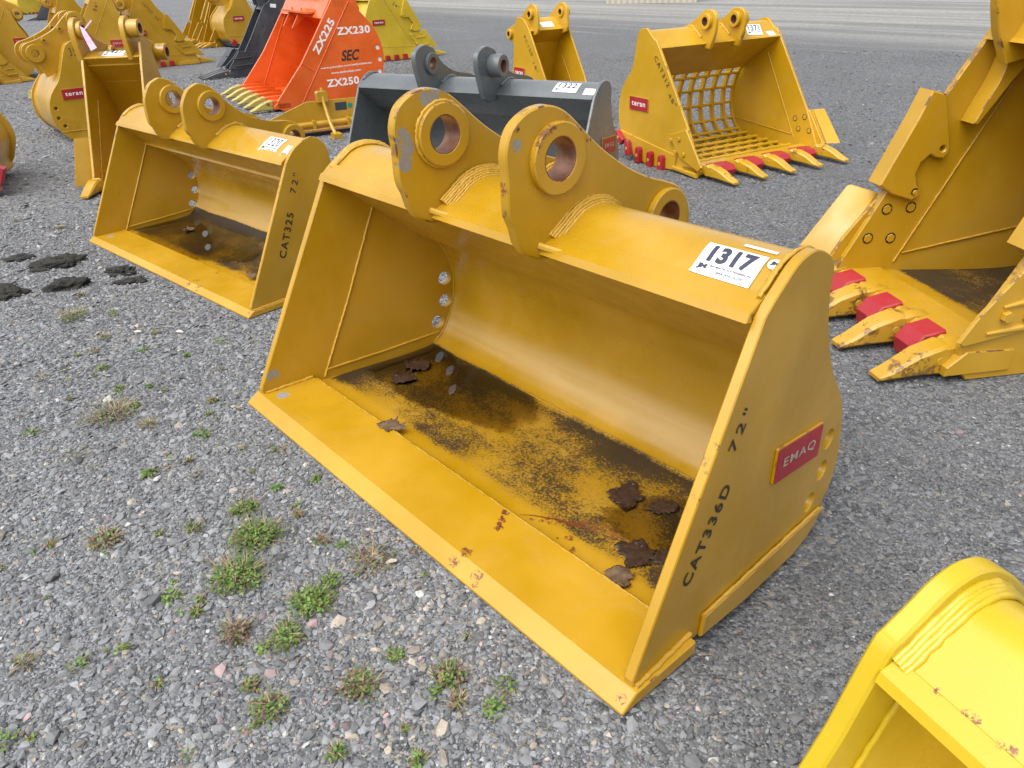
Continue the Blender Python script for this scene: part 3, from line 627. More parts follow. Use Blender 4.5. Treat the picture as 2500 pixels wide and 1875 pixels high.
for uu in (.025, 1.195):
    S.weld([(uu, .114, .708), (uu, -.268, .098)], .0035); S.weld([(uu, .473, .176), (uu, -.24, .124)], .0035)
sl = cr([(-.054, .85), (-.074, .907), (-.079, .996), (-.060, 1.040), (-.02, 1.060), (.018, 1.064), (.066, 1.050), (.137, 1.000), (.225, .955), (.313, .926), (.40, .905), (.46, .87), (.48, .82), (.46, .77)], 4) + [(.38, .72), (.28, .75), (.2, .82), (.1, .83), (.03, .80), (-.03, .80)]
for u0, bs in ((.435, (.03, .03)), (.718, (.03, .05))):
    S.lug(sl, u0, u0 + .03, (.010, .985, .030), (.40, .83, .03), M['warm'], .03, .003, (.055, .055), boss_side=bs)
    S.weld([(u0 - .003, q[0] + .004, q[1] + .006) for q in sw[1:8]], .009, mat=M['warm'])
sticker_on(S, sw, .035, .150, .91, 1.06, '1371', phone=False, skew=.04); sticker_on(S, sw, .01, .062, 1.085, 1.165, '|||||||', extra=False)
side_text(S, 'CAT312', .066, .765, -.105, .575, .036, M['black'], -1, .01, 1.25)
side_text(S, '48"', -.115, .525, -.198, .448, .034, M['black'], -1, 0, 1.3)
o = wallpt(S, .331, .380, -1, 0); name_plate(S.root, o, (0, -1, 0), (0, .02, 1), .232, .098, 'teran', 'white')

# ================================================================== 5. narrow PC120 bucket
Pb = Bucket((.284, 7.779), .5332, .457, 'narrow yellow bucket stencilled PC120, behind the right end of the grey bucket', 0, 'warm')
po = [(-.50, .03)] + cr([(-.264, .449), (-.004, .851), (.049, .905), (.08, .93), (.111, .947), (.150, .956), (.184, .953), (.227, .93), (.273, .716), (.285, .62), (.30, .52), (.33, .40), (.34, .28), (.31, .15), (.24, .06)], 3) + [(.12, .0), (-.49, .0)]
Pb.sides(po, .016)
Pb.strip([(.16, .73), (.22, .60), (.265, .48), (.30, .38), (.305, .28), (.275, .16), (.21, .07), (.10, .02), (-.2, .015), (-.48, .02)], -.012, .015, .442, 'back_shell')
pw = [(-.012, .846), (.04, .885), (.08, .915), (.115, .932), (.152, .94), (.19, .935), (.215, .90), (.235, .80), (.255, .70), (.268, .60)]
Pb.strip(pw, -.01, .015, .442, 'top_wrap'); Pb.plate([(-.016, .844), (-.006, .854), (.17, .735), (.155, .72)], .015, .442, 'inner_plate', .001)
Pb.plate([(-.52, 0), (-.52, .008), (-.48, .03), (-.3, .03), (-.3, 0)], -.005, .462, 'cutting_edge', .002)
pl_ = cr([(-.085, .86), (-.078, .966), (-.061, 1.03), (-.016, 1.062), (.02, 1.068), (.055, 1.06), (.104, 1.03), (.213, .949), (.333, .884), (.42, .852), (.450, .802), (.427, .753)], 4) + [(.385, .73), (.30, .70), (.24, .72), (.18, .80), (.08, .82), (0, .80), (-.06, .82)]
for u0, bs in ((.045, (.03, .015)), (.378, (.015, .05))):
    Pb.lug(pl_, u0, u0 + .026, (.020, .985, .024), (.393, .80, .022), M['warm'], .02, .003, (.045, .045), boss_side=bs)
sticker_on(Pb, pw, .03, .10, .16, .30, '', extra=False)
side_text(Pb, 'PC120', .092, .79, -.035, .63, .036, M['black'], -1, 0, 1.25); side_text(Pb, '18"', -.06, .57, -.125, .485, .034, M['black'], -1, 0, 1.3)
o = wallpt(Pb, .27, .43, -1, 0); name_plate(Pb.root, o, (0, -1, 0), (0, 0, 1), .19, .09, 'teran', 'white')
for i in range(3): Pb.tooth(.06 + i * .168, -.52, .03, .17, .06, .06, M['warm'], .012, .08)
Pb.weld([(.44, .10, .60), (.44, -.30, .04)], .003)

# ================================================================== 6. narrow bucket with lot sticker 1427
C1 = Bucket((-3.118, 6.219), -.0048, .457, 'narrow deep yellow bucket with lot sticker 1427, standing mouth forward behind the 1320 bucket', 0, 'yellow')
co = [(-.36, .045)] + cr([(-.02, .872), (.0, .905), (.018, .955), (.033, .992), (.055, 1.008), (.09, 1.01), (.14, .99), (.19, .93), (.22, .85), (.25, .74), (.30, .62), (.36, .50), (.40, .38), (.41, .27), (.38, .15), (.31, .06)], 3) + [(.2, .0), (-.30, .0)]
C1.sides(co, .020)
C1.strip([(.03, .84), (.10, .78), (.20, .68), (.27, .58), (.33, .47), (.368, .37), (.375, .27), (.345, .16), (.28, .08), (.18, .02), (0, .015), (-.30, .03)], .012, .019, .438, 'back_shell')
cw = [(-.006, .898), (.03, .912), (.065, .925), (.10, .932), (.135, .925), (.165, .90), (.185, .84), (.21, .75), (.24, .68)]
C1.strip(cw, -.012, .019, .438, 'top_wrap'); C1.plate([(-.010, .896), (0, .905), (.12, .80), (.11, .78)], .019, .438, 'inner_plate', .001)
C1.plate([(-.40, .012), (-.40, .03), (-.35, .06), (-.22, .055), (-.22, .012)], -.01, .467, 'cutting_edge', .003)
C1.weld([(.03, .175, .712), (.43, .175, .712)], .005); C1.weld([(.024, .03, .60), (.024, -.25, .05)], .004); C1.weld([(.024, .35, .13), (.024, -.22, .10)], .004)
cl_ = cr([(-.01, .88), (-.03, .98), (-.035, 1.07), (-.02, 1.13), (.02, 1.165), (.07, 1.17), (.12, 1.14), (.17, 1.08), (.25, 1.02), (.36, .98), (.45, .95), (.50, .90), (.50, .83)], 4) + [(.45, .78), (.33, .76), (.22, .82), (.1, .86), (.03, .86)]
C1.lug(cl_, -.02, .022, (.045, 1.085, .035), (.44, .885, .035), M['yellow'], .02, .004, (.062, .062), boss_side=(.0, .035))
C1.lug(cl_, .352, .390, (.045, 1.085, .035), (.44, .885, .035), M['yellow'], .02, .004, (.062, .062), boss_side=(.0, .085))
for i, u in enumerate((.045, .2285, .412)): C1.tooth(u, -.40, .055, .21, .085, .085, M['yellow'], .012, .12)
for side, u in ((-1, 0), (1, .457)):
    m = MB(); m.hull([(u, -.17, .36), (u, -.31, .05), (u + side * .008, -.16, .36), (u + side * .10, -.24, .37), (u + side * .10, -.42, .05), (u + side * .108, -.235, .36), (u + side * .11, -.41, .045)]); m.build('side_cutter', M['yellow'], C1.root)
    C1.bolts([(-.10, .37), (-.13, .30), (-.20, .20), (-.23, .12), (-.15, .36), (-.18, .28)], u - side * .02, -side, .010, pro=.004, mat=M['worn'])
st3, f3 = sticker_on(C1, cw, .020, .125, .150, .312, '1427', skew=.0, phone=False)
# pink ribbon tied through the lug hole
m = MB(); a0 = Vector((.055, .0, 1.12)); m.add([a0, a0 + Vector((.035, -.01, -.02)), a0 + Vector((.10, -.03, -.15)), a0 + Vector((.05, -.03, -.17)), a0 + Vector((.015, -.012, -.07))], [(0, 1, 2, 3, 4)])
m.add([a0 + Vector((.002, .01, .0)), a0 + Vector((-.09, -.01, -.035)), a0 + Vector((-.088, -.01, -.043)), a0 + Vector((.0, .01, -.012))], [(0, 1, 2, 3)])
m.add([a0 + Vector((.03, .0, -.02)), a0 + Vector((.10, -.01, .035)), a0 + Vector((.108, -.01, .028)), a0 + Vector((.035, .0, -.03))], [(0, 1, 2, 3)])
rb = m.build('ribbon', M['pink'], None); rb.location = C1.root.location; rb.rotation_euler = C1.root.rotation_euler
tag(rb, 'pink plastic ribbon tied through the left lug of the 1427 bucket', 'ribbon')

# ================================================================== toothed bucket type (mouth, side cutter, hooked shroud, heel shrouds)
A_ol = [(-.36, .060)] + cr([(-.33, .13), (-.20, .36), (.0, .735), (.154, .93), (.214, 1.035), (.27, 1.12), (.33, 1.16), (.40, 1.17), (.46, 1.14), (.50, 1.06), (.555, .93), (.62, .80), (.69, .65), (.735, .50), (.745, .35), (.70, .18), (.61, .07)], 3) + [(.44, .0), (-.30, .0)]
def toothed(loc, th, W, label, near, mat='yellow', sc=1.0, dv=0.0, nteeth=4, word=None, style='silver', reds=3, texts=(), group='toothed buckets in the back rows', lot=None, z=0.0, ln=.08, logo_at=(.445, .50, .20, .09)):
    b = Bucket(loc, th, W, label, 0, mat, group=group, z=z)
    f = lambda p: [(x * sc + dv, y * sc) for x, y in p]
    mm = M[mat]
    b.sides(f(A_ol), .02)
    b.strip(f([(.40, .98), (.50, .85), (.60, .68), (.67, .52), (.69, .36), (.65, .20), (.56, .08), (.42, .02), (0, .015), (-.34, .03)]), -.016, .019, W - .019, 'back_shell', n=4)
    b.strip(f([(.190, 1.01), (.25, 1.10), (.31, 1.14), (.40, 1.15), (.45, 1.11), (.475, 1.04), (.53, .92), (.58, .82)]), -.014, .019, W - .019, 'top_wrap', n=4)
    b.plate(f([(.185, 1.005), (.20, 1.02), (.44, .93), (.42, .91)]), .019, W - .019, 'inner_plate', .001)
    b.plate(f([(-.40, .012), (-.40, .05), (-.36, .075), (-.2, .06), (-.2, .012)]), 0, W, 'cutting_edge', .003)
    for i in range(nteeth): b.tooth(.04 * sc + i * (W - .08 * sc) / (nteeth - 1), (-.37) * sc + dv, .048 * sc, .27 * sc, .08, .085 * sc, mm, .012, .12 * sc)
    lug = f(cr([(.20, 1.10), (.17, 1.2), (.19, 1.30), (.25, 1.35), (.32, 1.34), (.40, 1.27), (.52, 1.2), (.64, 1.14), (.72, 1.08), (.74, 1.0), (.70, .93)], 3) + [(.62, .90), (.55, .93), (.45, 1.05), (.3, 1.08)])
    for u0 in (W * .5 - .22, W * .5 + .19): b.lug(lug, u0, u0 + .03, (.26 * sc + dv, 1.255 * sc, .035 * sc), (.65 * sc + dv, 1.01 * sc, .035 * sc), mm, .03, .003, (.065 * sc, .065 * sc))
    for side, u in ((-1, 0), (1, W)):
        q = b.plate(f([(.0, .335), (-.02, .36), (-.269, .385), (-.475, .125), (-.129, .150), (-.01, .30)]), u, u + side * .018, 'side_cutter', .003)
        b.bolts(f([(-.06, .33), (-.20, .34), (-.10, .20), (-.25, .17)]), u + side * .018, side, .016 * sc)
        for k in (.0, .11): b.plate(f([(-.10 - k * .4, .285 - k), (-.27 - k * .4, .30 - k), (-.27 - k * .4, .288 - k), (-.10 - k * .4, .275 - k)]), u + side * .018, u + side * .032, 'cutter_rib', .002)
        b.plate(f([(.055, .815), (.005, .80), (-.215, .435), (-.145, .378), (-.06, .375), (-.015, .40), (-.03, .44), (-.065, .483), (.0, .575), (.095, .572), (.125, .60), (.10, .70)]), u + side * .001, u + side * .035, 'hooked_shroud', .003)
        b.bolts(f([(.085, .61), (-.03, .41)]), u + side * .035, side, .012 * sc, nut=False)
        b.plate(f([(-.003, -.001), (-.014, .046), (-.33, .066), (-.36, -.001)]), u, u + side * .035, 'corner_bar', .003)
        b.weld([(u + side * .001, f([(.50, 1.02)])[0][0], 1.02 * sc), (u + side * .001, f([(-.055, .163)])[0][0], .163 * sc)], .004)
        b.weld([(u + side * .001, f([(-.05, .165)])[0][0], .165 * sc), (u + side * .001, f([(.66, .21)])[0][0], .21 * sc)], .004)
        for k in range(reds):
            v = (.113 + k * .15) * sc + dv
            q = b.plate([(v - .045, -.0), (v + .045, -.0), (v + .035, .085), (v - .03, .085)], u, u + side * .05, 'heel_shroud', .004, mat=M['red'])
    if word:
        v, zz, w, h = logo_at
        if near < 0: o = wallpt(b, v * sc + dv, zz * sc, -1, 0); name_plate(b.root, o, (0, -1, 0), (0, 0, 1), w * sc, h * sc, word, style)
        else: o = wallpt(b, v * sc + dv, zz * sc, 1, 0); name_plate(b.root, o, (0, 1, 0), (0, 0, 1), w * sc, h * sc, word, style)
    for (s_, v0, z0, v1, z1, h) in texts: side_text(b, s_, v0, z0, v1, z1, h, M['black'], near, 0, 1.25)
    return b
toothed((-5.645, 14.607), 2.1642, .84, 'yellow toothed bucket stencilled CAT320 33", with three red heel shrouds', -1, word='EMAQ', texts=[('CAT320', .375, .995, .258, .83, .045), ('33"', .225, .765, .155, .695, .045)], logo_at=(.50, .50, .10, .09))
toothed((-1.67, 14.128), 2.1817, .61, 'lemon yellow toothed bucket stencilled 24", right of the orange bucket', -1, 'bright', 1.12, -.2, 3, 'teran', 'white', 3, [('24"', .075, .85, -.03, .765, .05)], logo_at=(.60, .49, .205, .08))
toothed((-7.655, 12.923), 2.1991, .9, 'low yellow bucket with a ribbed side cutter, touching the upper left edge', -1, 'yellow', .72, .12, 4, None, reds=1)
toothed((-7.9, 16.6), 2.15, .9, 'yellow toothed bucket half hidden behind the one stencilled 54"', -1, 'yellow', 1.0, .0, 4, None)
toothed((-20.6, 38.6), 2.6, 1.2, 'distant lemon yellow bucket with a red underside at the top left corner', -1, 'bright', 1.15, 0, 5, 'teran', 'white', 3, logo_at=(.3, .55, .25, .1))
toothed((-7.05, 19.3), -.70, .45, 'leftmost narrow yellow bucket with hooked side shrouds beyond the CAT320 bucket', -1, 'yellow', 1.12, .3, 3, None, reds=1)
toothed((-6.35, 18.2), -.62, .42, 'narrow yellow bucket with hooked shrouds, right in front of the round-backed bucket', -1, 'yellow', 1.05, .3, 3, None, reds=1)

# ================================================================== bucket stencilled 54"
def back_bucket(loc, W, label, sc, dv, word, plate_at, text=None, lift=1.0):
    I = Bucket(loc, -1.0734, W, label, 0, 'yellow', group='toothed buckets in the back rows')
    f = lambda p: [(x * sc + dv, y * sc) for x, y in p]
    I.sides(f([(-.62, .03)] + cr([(-.40, .45), (-.147, .90), (-.05, 1.05), (.0, 1.13), (.06, 1.17), (.14, 1.18), (.22, 1.15), (.30, 1.07), (.34, .95), (.38, .82), (.44, .70), (.49, .55), (.50, .40), (.46, .22), (.36, .08)], 3) + [(.2, 0), (-.6, 0)]), .02)
    I.strip(f([(.10, .98), (.3, .80), (.42, .62), (.45, .42), (.41, .24), (.32, .10), (.18, .02), (-.58, .02)]), -.016, .019, W - .019, 'back_shell', n=4)
    I.strip(f([(-.06, 1.03), (.02, 1.13), (.1, 1.16), (.18, 1.155), (.26, 1.09), (.31, .96), (.36, .82)]), -.014, .019, W - .019, 'top_wrap', n=4)
    I.weld([(W + .001, .25 * sc + dv, 1.10 * sc), (W + .001, -.16 * sc + dv, .45 * sc)], .004)
    I.plate(f([(-.66, .01), (-.66, .03), (-.6, .05), (-.4, .05), (-.4, .01)]), 0, W, 'cutting_edge', .003)
    il = f(cr([(-.02, 1.12), (-.04, 1.25), (.02, 1.34), (.10, 1.34), (.2, 1.26), (.34, 1.17), (.45, 1.10), (.50, 1.0), (.47, .92)], 3) + [(.40, .88), (.32, .95), (.25, 1.08), (.1, 1.1)])
    for u0 in (W * .5 - .2, W - .10): I.lug(il, u0, u0 + .03, (.05 * sc + dv, 1.25 * sc, .035), (.41 * sc + dv, 1.0 * sc, .035), M['yellow'], .03, .003, (.065, .07))
    for i in range(5): I.tooth(.04 + i * (W - .08) / 4, -.64 * sc + dv, .045, .22, .075, .075, M['yellow'], .012, .1)
    V_, F_, E_ = prism_data(circ(.50 * sc + dv, .52 * sc, .055, 20), W * .5 - .01, W * .5 + .01, .002, [(.50 * sc + dv, .52 * sc, .03)]); mkobj('lifting_eye', V_, F_, M['yellow'], I.root, E_)
    name_plate(I.root, (W, plate_at[0], plate_at[1]), (0, 1, 0), (0, 0, 1), plate_at[2], plate_at[3], word, 'silver')
    if text: side_text(I, text, .03, .92, .10, 1.03, .05, M['black'], 1, 0, 1.2)
    return I
def shift(x, y, W): return (x - math.cos(-1.0734) * W, y - math.sin(-1.0734) * W)
back_bucket(shift(-6.501, 13.81, .9), .9, 'yellow bucket stencilled 54" behind the right lug of the 1427 bucket', 1.0, 0, 'EMAQ', (.115, .378, .265, .118), '54"')
back_bucket(shift(-7.82, 13.34, .8), .8, 'yellow bucket with name plate against the left edge, behind the curved double lugs', .94, -.085, 'EMAQ', (.13, .50, .25, .11))

# ================================================================== bucket seen from behind, curved double lugs, stencilled 3S
D = Bucket((-4.241, 7.936), 2.234, .914, 'yellow bucket seen from behind with long curved double lugs, left of the 1427 bucket', .03, 'yellow')
Do = [(-.66, .03)] + cr([(-.45, .50), (-.31, .84), (-.263, .892), (-.225, .90), (-.191, .897), (-.155, .880), (-.130, .857), (-.101, .808), (-.05, .69), (-.003, .587), (.029, .54), (.075, .49), (.115, .437), (.145, .375), (.160, .302), (.163, .235), (.150, .16), (.12, .098), (.08, .045), (.034, .012)], 3) + [(-.074, .0), (-.62, .0)]
Do_T = [(-.31, .85), (-.225, .885), (-.16, .865), (-.115, .80), (-.065, .69), (-.02, .585), (.055, .49), (.12, .38), (.14, .30), (.143, .235), (.13, .165), (.10, .10), (.06, .05), (.02, .022), (-.08, .012), (-.6, .012)]
D.sides(Do, .02, [(.104, .318, .017), (.105, .227, .017), (.069, .148, .017)])
D.strip(Do_T, -.016, .019, .895, 'back_shell', M['yellow'], 5)
Dl = cr([(.10, .69), (.151, .706), (.19, .735), (.208, .758), (.217, .811), (.200, .862), (.165, .891), (.118, .905), (.05, .925), (-.026, .955), (-.09, .985), (-.144, 1.023), (-.195, 1.07), (-.24, 1.107), (-.272, 1.13), (-.309, 1.140), (-.35, 1.135), (-.385, 1.115), (-.41, 1.08), (-.415, 1.03), (-.385, .97)], 3) + [(-.33, .90), (-.30, .82), (-.15, .80), (-.08, .66), (.0, .60), (.06, .58)]
for u0 in (.22, .56):
    D.lug(Dl, u0 - .012, u0 + .018, (-.318, 1.062, .036), (.104, .800, .034), M['yellow'], .025, .003, (.075, .080))
    for (v, z) in ((-.161, .998), (.001, .908)):
        MB().tube([(u0 - .05, v, z), (u0 + .0, v, z)], .020, 14).build('grease_tube', M['yellow'], D.root); MB().cyl((u0 - .0515, v, z), (1, 0, 0), .010, .003, 12, .0005).build('bore_shade_disc', M['black'], D.root)  # tube end is solid; black disc paints the shade inside its mouth
D.weld([(-.001, -.121, .832), (-.001, -.45, .10)], .004); D.weld([(-.001, .115, .098), (-.001, -.40, .085)], .004)
o = wallpt(D, .020, .385, -1, 0); name_plate(D.root, o, (0, -1, 0), (0, 0, 1), .215, .098, 'teran', 'white')
side_text(D, '3S"', -.150, .765, -.245, .765, .075, M['black'], -1, -.01, 1.2)
D.plate([(-.70, 0), (-.70, .02), (-.64, .04), (-.45, .04), (-.45, 0)], 0, .914, 'cutting_edge', .003)
# low rake bucket hidden behind it, only its row of teeth reaches out to the left
Rk = Bucket((-6.72, 11.80), -1.0734, .90, 'row of small yellow teeth reaching out from behind the curved double lug bucket', 0, 'worn')
Rk.sides([(.2, .02), (.30, .30), (.42, .36), (.58, .30), (.62, .12), (.55, .0), (.22, 0)], .016); Rk.strip([(.31, .30), (.42, .345), (.55, .30), (.59, .16), (.53, .03), (.22, .02)], -.012, .015, .885, 'back_shell', n=3)
Rk.plate([(.10, .01), (.10, .04), (.26, .04), (.26, .01)], 0, .9, 'cutting_edge', .003)
for i in range(6): Rk.tooth(.04 + i * .164, .10, .04, .17, .045, .045, M['tooth_green'], .012, .06)

# ================================================================== second curved bucket seen from behind
L = Bucket((-5.493, 17.536), 2.234, .80, 'yellow round-backed bucket with a name plate, left of the dark grey trenching bucket', .03, 'yellow')
Lo = [(-.78, .08)] + cr([(-.50, .66), (-.25, 1.10), (-.20, 1.14), (-.15, 1.10), (-.12, 1.0), (-.104, .894), (-.028, .762), (.05, .69), (.115, .62), (.155, .56), (.175, .49), (.182, .40), (.175, .32), (.150, .24), (.12, .16), (.06, .10)], 3) + [(-.05, .065), (-.74, .03)]
L.sides(Lo, .02); L.strip([(-.20, 1.08), (-.13, .95), (-.115, .87), (-.04, .745), (.095, .61), (.152, .50), (.160, .40), (.152, .32), (.125, .24), (.09, .15), (.03, .10), (-.08, .07), (-.7, .05)], -.016, .019, .781, 'back_shell', n=5)
L.weld([(-.001, -.29, .884), (-.001, -.62, .25)], .004); L.weld([(-.001, .149, .242), (-.001, -.50, .20)], .004)
o = wallpt(L, -.033, .500, -1, 0); name_plate(L.root, o, (0, -1, 0), (0, 0, 1), .24, .10, 'teran', 'white')
L.plate([(.09, .14), (.11, .13), (.02, .02), (-.12, .0), (-.6, .0), (-.6, .03), (-.1, .05)], .03, .77, 'underside_plate', .002, mat=M['dark'])
for u in (-.03, .78): L.plate([(.035 + x, .105 + y) for x, y in ((-.075, .0), (0, -.075), (.075, 0), (0, .075))], u, u + .05, 'heel_shroud', .004, mat=M['red'])
ll = cr([(-.15, 1.05), (-.2, 1.2), (-.15, 1.3), (-.05, 1.28), (.05, 1.18), (.15, 1.1), (.24, 1.0), (.24, .9)], 3) + [(.15, .82), (.0, .78), (-.10, .9)]
for u0 in (.25, .52): L.lug(ll, u0, u0 + .03, (-.1, 1.22, .035), (.16, .95, .035), M['yellow'], .03, .003, (.06, .065))
L.plate([(-.80, .02), (-.80, .06), (-.74, .08), (-.6, .06), (-.6, .02)], 0, .8, 'cutting_edge', .003)

# ================================================================== dark grey trenching bucket
MW = .46
u_ = Vector((math.cos(-1.0734), math.sin(-1.0734)))
Mb = Bucket((-4.056 - u_.x * MW, 12.461 - u_.y * MW), -1.0734, MW, 'dark grey narrow trenching bucket with three long teeth, left of the orange bucket', 0, 'dark')
Mo = [(-.04, .06)] + cr([(.0, .12), (.26, .36), (.624, .92), (.70, .98), (.80, 1.06), (.88, 1.09), (.98, 1.08), (1.05, 1.0), (1.1, .85), (1.15, .65), (1.14, .42), (1.05, .2), (.9, .06)], 3) + [(.7, .0), (.0, .0)]
Mb.sides(Mo, .02); Mb.strip([(.85, .95), (1.0, .80), (1.1, .6), (1.1, .42), (1.0, .2), (.85, .07), (.6, .02), (.0, .03)], -.014, .019, MW - .019, 'back_shell', n=4)
Mb.strip([(.62, .90), (.70, .97), (.80, 1.04), (.9, 1.07), (.98, 1.05), (1.04, .95), (1.08, .8)], -.014, .019, MW - .019, 'top_wrap', n=4)
for side, u in ((-1, 0), (1, MW)):
    q = Mb.plate([(-.027, .133), (.163, .365), (.422, .335), (.316, .135), (.079, .114)], u, u + side * .018, 'side_cutter', .003)
    for z in (.27, .17): Mb.plate([(.06, z - .012), (.34, z), (.34, z + .014), (.06, z + .002)], u + side * .018, u + side * .04, 'cutter_rib', .002)
    Mb.bolts([(.16, .30), (.28, .30), (.15, .20), (.28, .19)], u + side * .018, side, .014)
m = MB(); m.hull([(0, .20, .37), (0, -.06, .12), (-.14, .14, .38), (-.14, -.10, .12), (0, .22, .365), (0, -.045, .11)]); m.build('cutter_wing', M['dark'], Mb.root)
for i in range(3): Mb.tooth(.06 + i * .17, -.03, .06, .40, .065, .09, M['dark'], .010, .12)
ml = cr([(.60, .95), (.58, 1.1), (.64, 1.2), (.74, 1.22), (.85, 1.15), (1.0, 1.12), (1.12, 1.06), (1.15, .95)], 3) + [(1.08, .9), (1.0, .98), (.85, 1.0), (.7, .95)]
for u0 in (.06, .36): Mb.lug(ml, u0, u0 + .03, (.69, 1.11, .035), (1.06, 1.0, .035), M['dark'], .025, .003, (.065, .06))
side_text(Mb, 'EC140', .475, .42, .53, .57, .045, M['faint'], 1, 0, 1.2); side_text(Mb, '18"', .585, .63, .63, .71, .045, M['faint'], 1, 0, 1.2)
quadplate('paper_sticker', M['white'], Mb.root, (MW + .001, .745, .925), (0, 1, -.12), (0, .12, 1), .088, .05, .001)
# distant dark bucket
Dk = Bucket((-17.9, 33.2), -1.15, .9, 'distant dark green-grey bucket between yellow ones near the top left corner', 0, 'dark')
Dk.sides([(0, .03), (.35, .5), (.6, .95), (.8, 1.0), (1.0, .8), (1.1, .4), (.9, .05), (.6, 0)], .03); Dk.strip([(.6, .93), (.8, .97), (.97, .78), (1.06, .4), (.88, .07), (.6, .02), (0, .02)], -.02, .03, .87, 'back_shell', n=3)
for i in range(4): Dk.tooth(.06 + i * .26, 0, .06, .3, .08, .08, M['dark'], .01, .1)

# ================================================================== orange bucket
OW = 1.8
Ob = Bucket((-3.640, 10.617), -1.0734, OW, 'tall orange bucket with white stencilled numbers and six pale teeth', 0, 'orange')
Oo = [(.284, .110)] + cr([(.615, .476), (.815, .755), (1.061, 1.105), (1.12, 1.17), (1.19, 1.17), (1.26, 1.10), (1.36, 1.0), (1.44, .909), (1.51, .83), (1.555, .755), (1.585, .68), (1.605, .60), (1.615, .52), (1.608, .444), (1.59, .33), (1.55, .22), (1.48, .12), (1.38, .04)], 3) + [(1.2, .0), (.35, .0), (.29, .03)]
Ob.sides(Oo, .03, [(1.548, .585, .024), (1.562, .455, .024), (1.545, .325, .024), (1.50, .215, .024)], c=.004)
for (v, z) in ((1.548, .585), (1.562, .455), (1.545, .325), (1.50, .215)):
    MB().cyl((OW - .012, v, z), (1, 0, 0), .0235, .004, 20, .0005).build('hole_plug', M['whitepaint'], Ob.root)
Ob.strip([(1.08, .97), (1.22, .90), (1.36, .80), (1.46, .68), (1.53, .55), (1.55, .42), (1.52, .28), (1.44, .14), (1.30, .05), (1.1, .02), (.5, .025), (.30, .05)], -.018, .029, OW - .029, 'back_shell', n=5)
Ob.strip([(1.045, 1.07), (1.11, 1.14), (1.18, 1.145), (1.25, 1.08), (1.35, .98), (1.43, .89), (1.50, .80)], -.016, .029, OW - .029, 'top_wrap', n=5)
Ob.plate([(.93, .925), (.95, .935), (1.06, 1.10), (1.05, 1.11)], .029, OW - .029, 'inner_plate', .001)
Ob.strip([(.862, .985), (.93, .985), (1.02, 1.02), (1.10, 1.02)], -.02, .35, OW - .35, 'lip_bar', n=3)
Ob.plate([(.24, .03), (.24, .06), (.28, .095), (.45, .085), (.45, .03)], 0, OW, 'cutting_edge', .003)
Ob.plate([(.95, 1.02), (.80, .80), (.83, .80), (1.0, .93)], .55, .57, 'gusset', .002); Ob.plate([(.95, 1.02), (.80, .80), (.83, .80), (1.0, .93)], .95, .97, 'gusset', .002)
Ob.weld([(OW + .001, .565, .06), (OW + .001, 1.258, 1.08)], .006, mat=M['orange']); Ob.weld([(OW + .001, .634, .483), (OW + .001, .764, .389)], .006, mat=M['orange']); Ob.weld([(.032, .98, .90), (.032, .56, .09)], .005, mat=M['orange'])
for i in range(6):
    Ob.tooth(.075 + i * .33, .235, .075, .255, .085, .10, M['tooth_green'], .02, .10, adapter=False)
    m = MB(); u = .075 + i * .33
    m.hull([(u - .036, .235, .03), (u + .036, .235, .03), (u - .036, .235, .115), (u + .036, .235, .115), (u - .03, .42, .125), (u + .03, .42, .125), (u - .012, .60, .10), (u + .012, .60, .10), (u, .62, .04), (u - .036, .4, .02), (u + .036, .4, .02)]); m.build('adapter', M['orange'], Ob.root)
ol_ = cr([(1.0, 1.12), (.98, 1.25), (1.05, 1.35), (1.15, 1.36), (1.25, 1.28), (1.4, 1.18), (1.52, 1.1), (1.6, 1.0), (1.6, .9)], 3) + [(1.5, .82), (1.4, .9), (1.25, 1.06), (1.1, 1.1)]
for u0 in (.62, 1.12): Ob.lug(ol_, u0, u0 + .035, (1.1, 1.25, .04), (1.5, .98, .04), M['orange'], .03, .003, (.075, .075))
wp = M['whitepaint']
side_text(Ob, 'ZX225', .835, .555, 1.080, .885, .085, wp, 1, .035, 1.1)
side_text(Ob, 'ZX230', 1.080, .745, 1.480, .745, .082, wp, 1, .035, 1.1)
side_text(Ob, 'ZX250', .882, .205, 1.275, .212, .085, wp, 1, .035, 1.1)
side_text(Ob, 'www.youtube.com/secbucketusa', .835, .398, 1.455, .412, .030, wp, 1, .02, 1.0)
side_text(Ob, 'www.secbucket.com', .950, .343, 1.310, .350, .026, wp, 1, .02, 1.0)
t_ = 'SEC'
text_map('lettering', t_, M['black'], Ob.root, lambda a, c: wallpt(Ob, 1.09 + .205 * a + .03 * c, .470 + .115 * c, 1), .03, 1.0)
text_map('lettering', '320', M['faded'], Ob.root, lambda a, c: wallpt(Ob, 1.085 + .11 * a, 1.035 + .055 * c, 1), -.035, 1.1)

# ================================================================== blade with upright lever
th = R(26.7 - 90)
Bl = thing('grading_blade', (-1.937, 7.672, 0), th, 'yellow blade plate with sloping end and upright lever, below the orange bucket', 'blade')
def bpl(name, ol, u0, u1, parent=Bl, mat=M['yellow'], c=.002, holes=()):
    V, F, E = prism_data(ol, u0, u1, c, holes); return mkobj(name, V, F, mat, parent, E)
bpl('blade_plate', [(-.40, .145), (-.261, .192), (.09, .311), (.185, .311), (.561, .306), (.95, .305), (.95, .09), (-.30, .09)], -.012, .0)
MB().tube([(.035, -.10, .105), (.035, .95, .105)], .030, 18).build('cross_pipe', M['yellow'], Bl)
for v in (.12, .46, .80): MB().prism([(v - .015, .06), (v + .015, .06), (v + .015, .145), (v - .015, .145)], .0, .075, .003).build('pipe_bracket', M['yellow'], Bl)
bpl('bottom_flange', [(-.15, .055), (.95, .055), (.95, .068), (-.15, .068)], 0, .10)
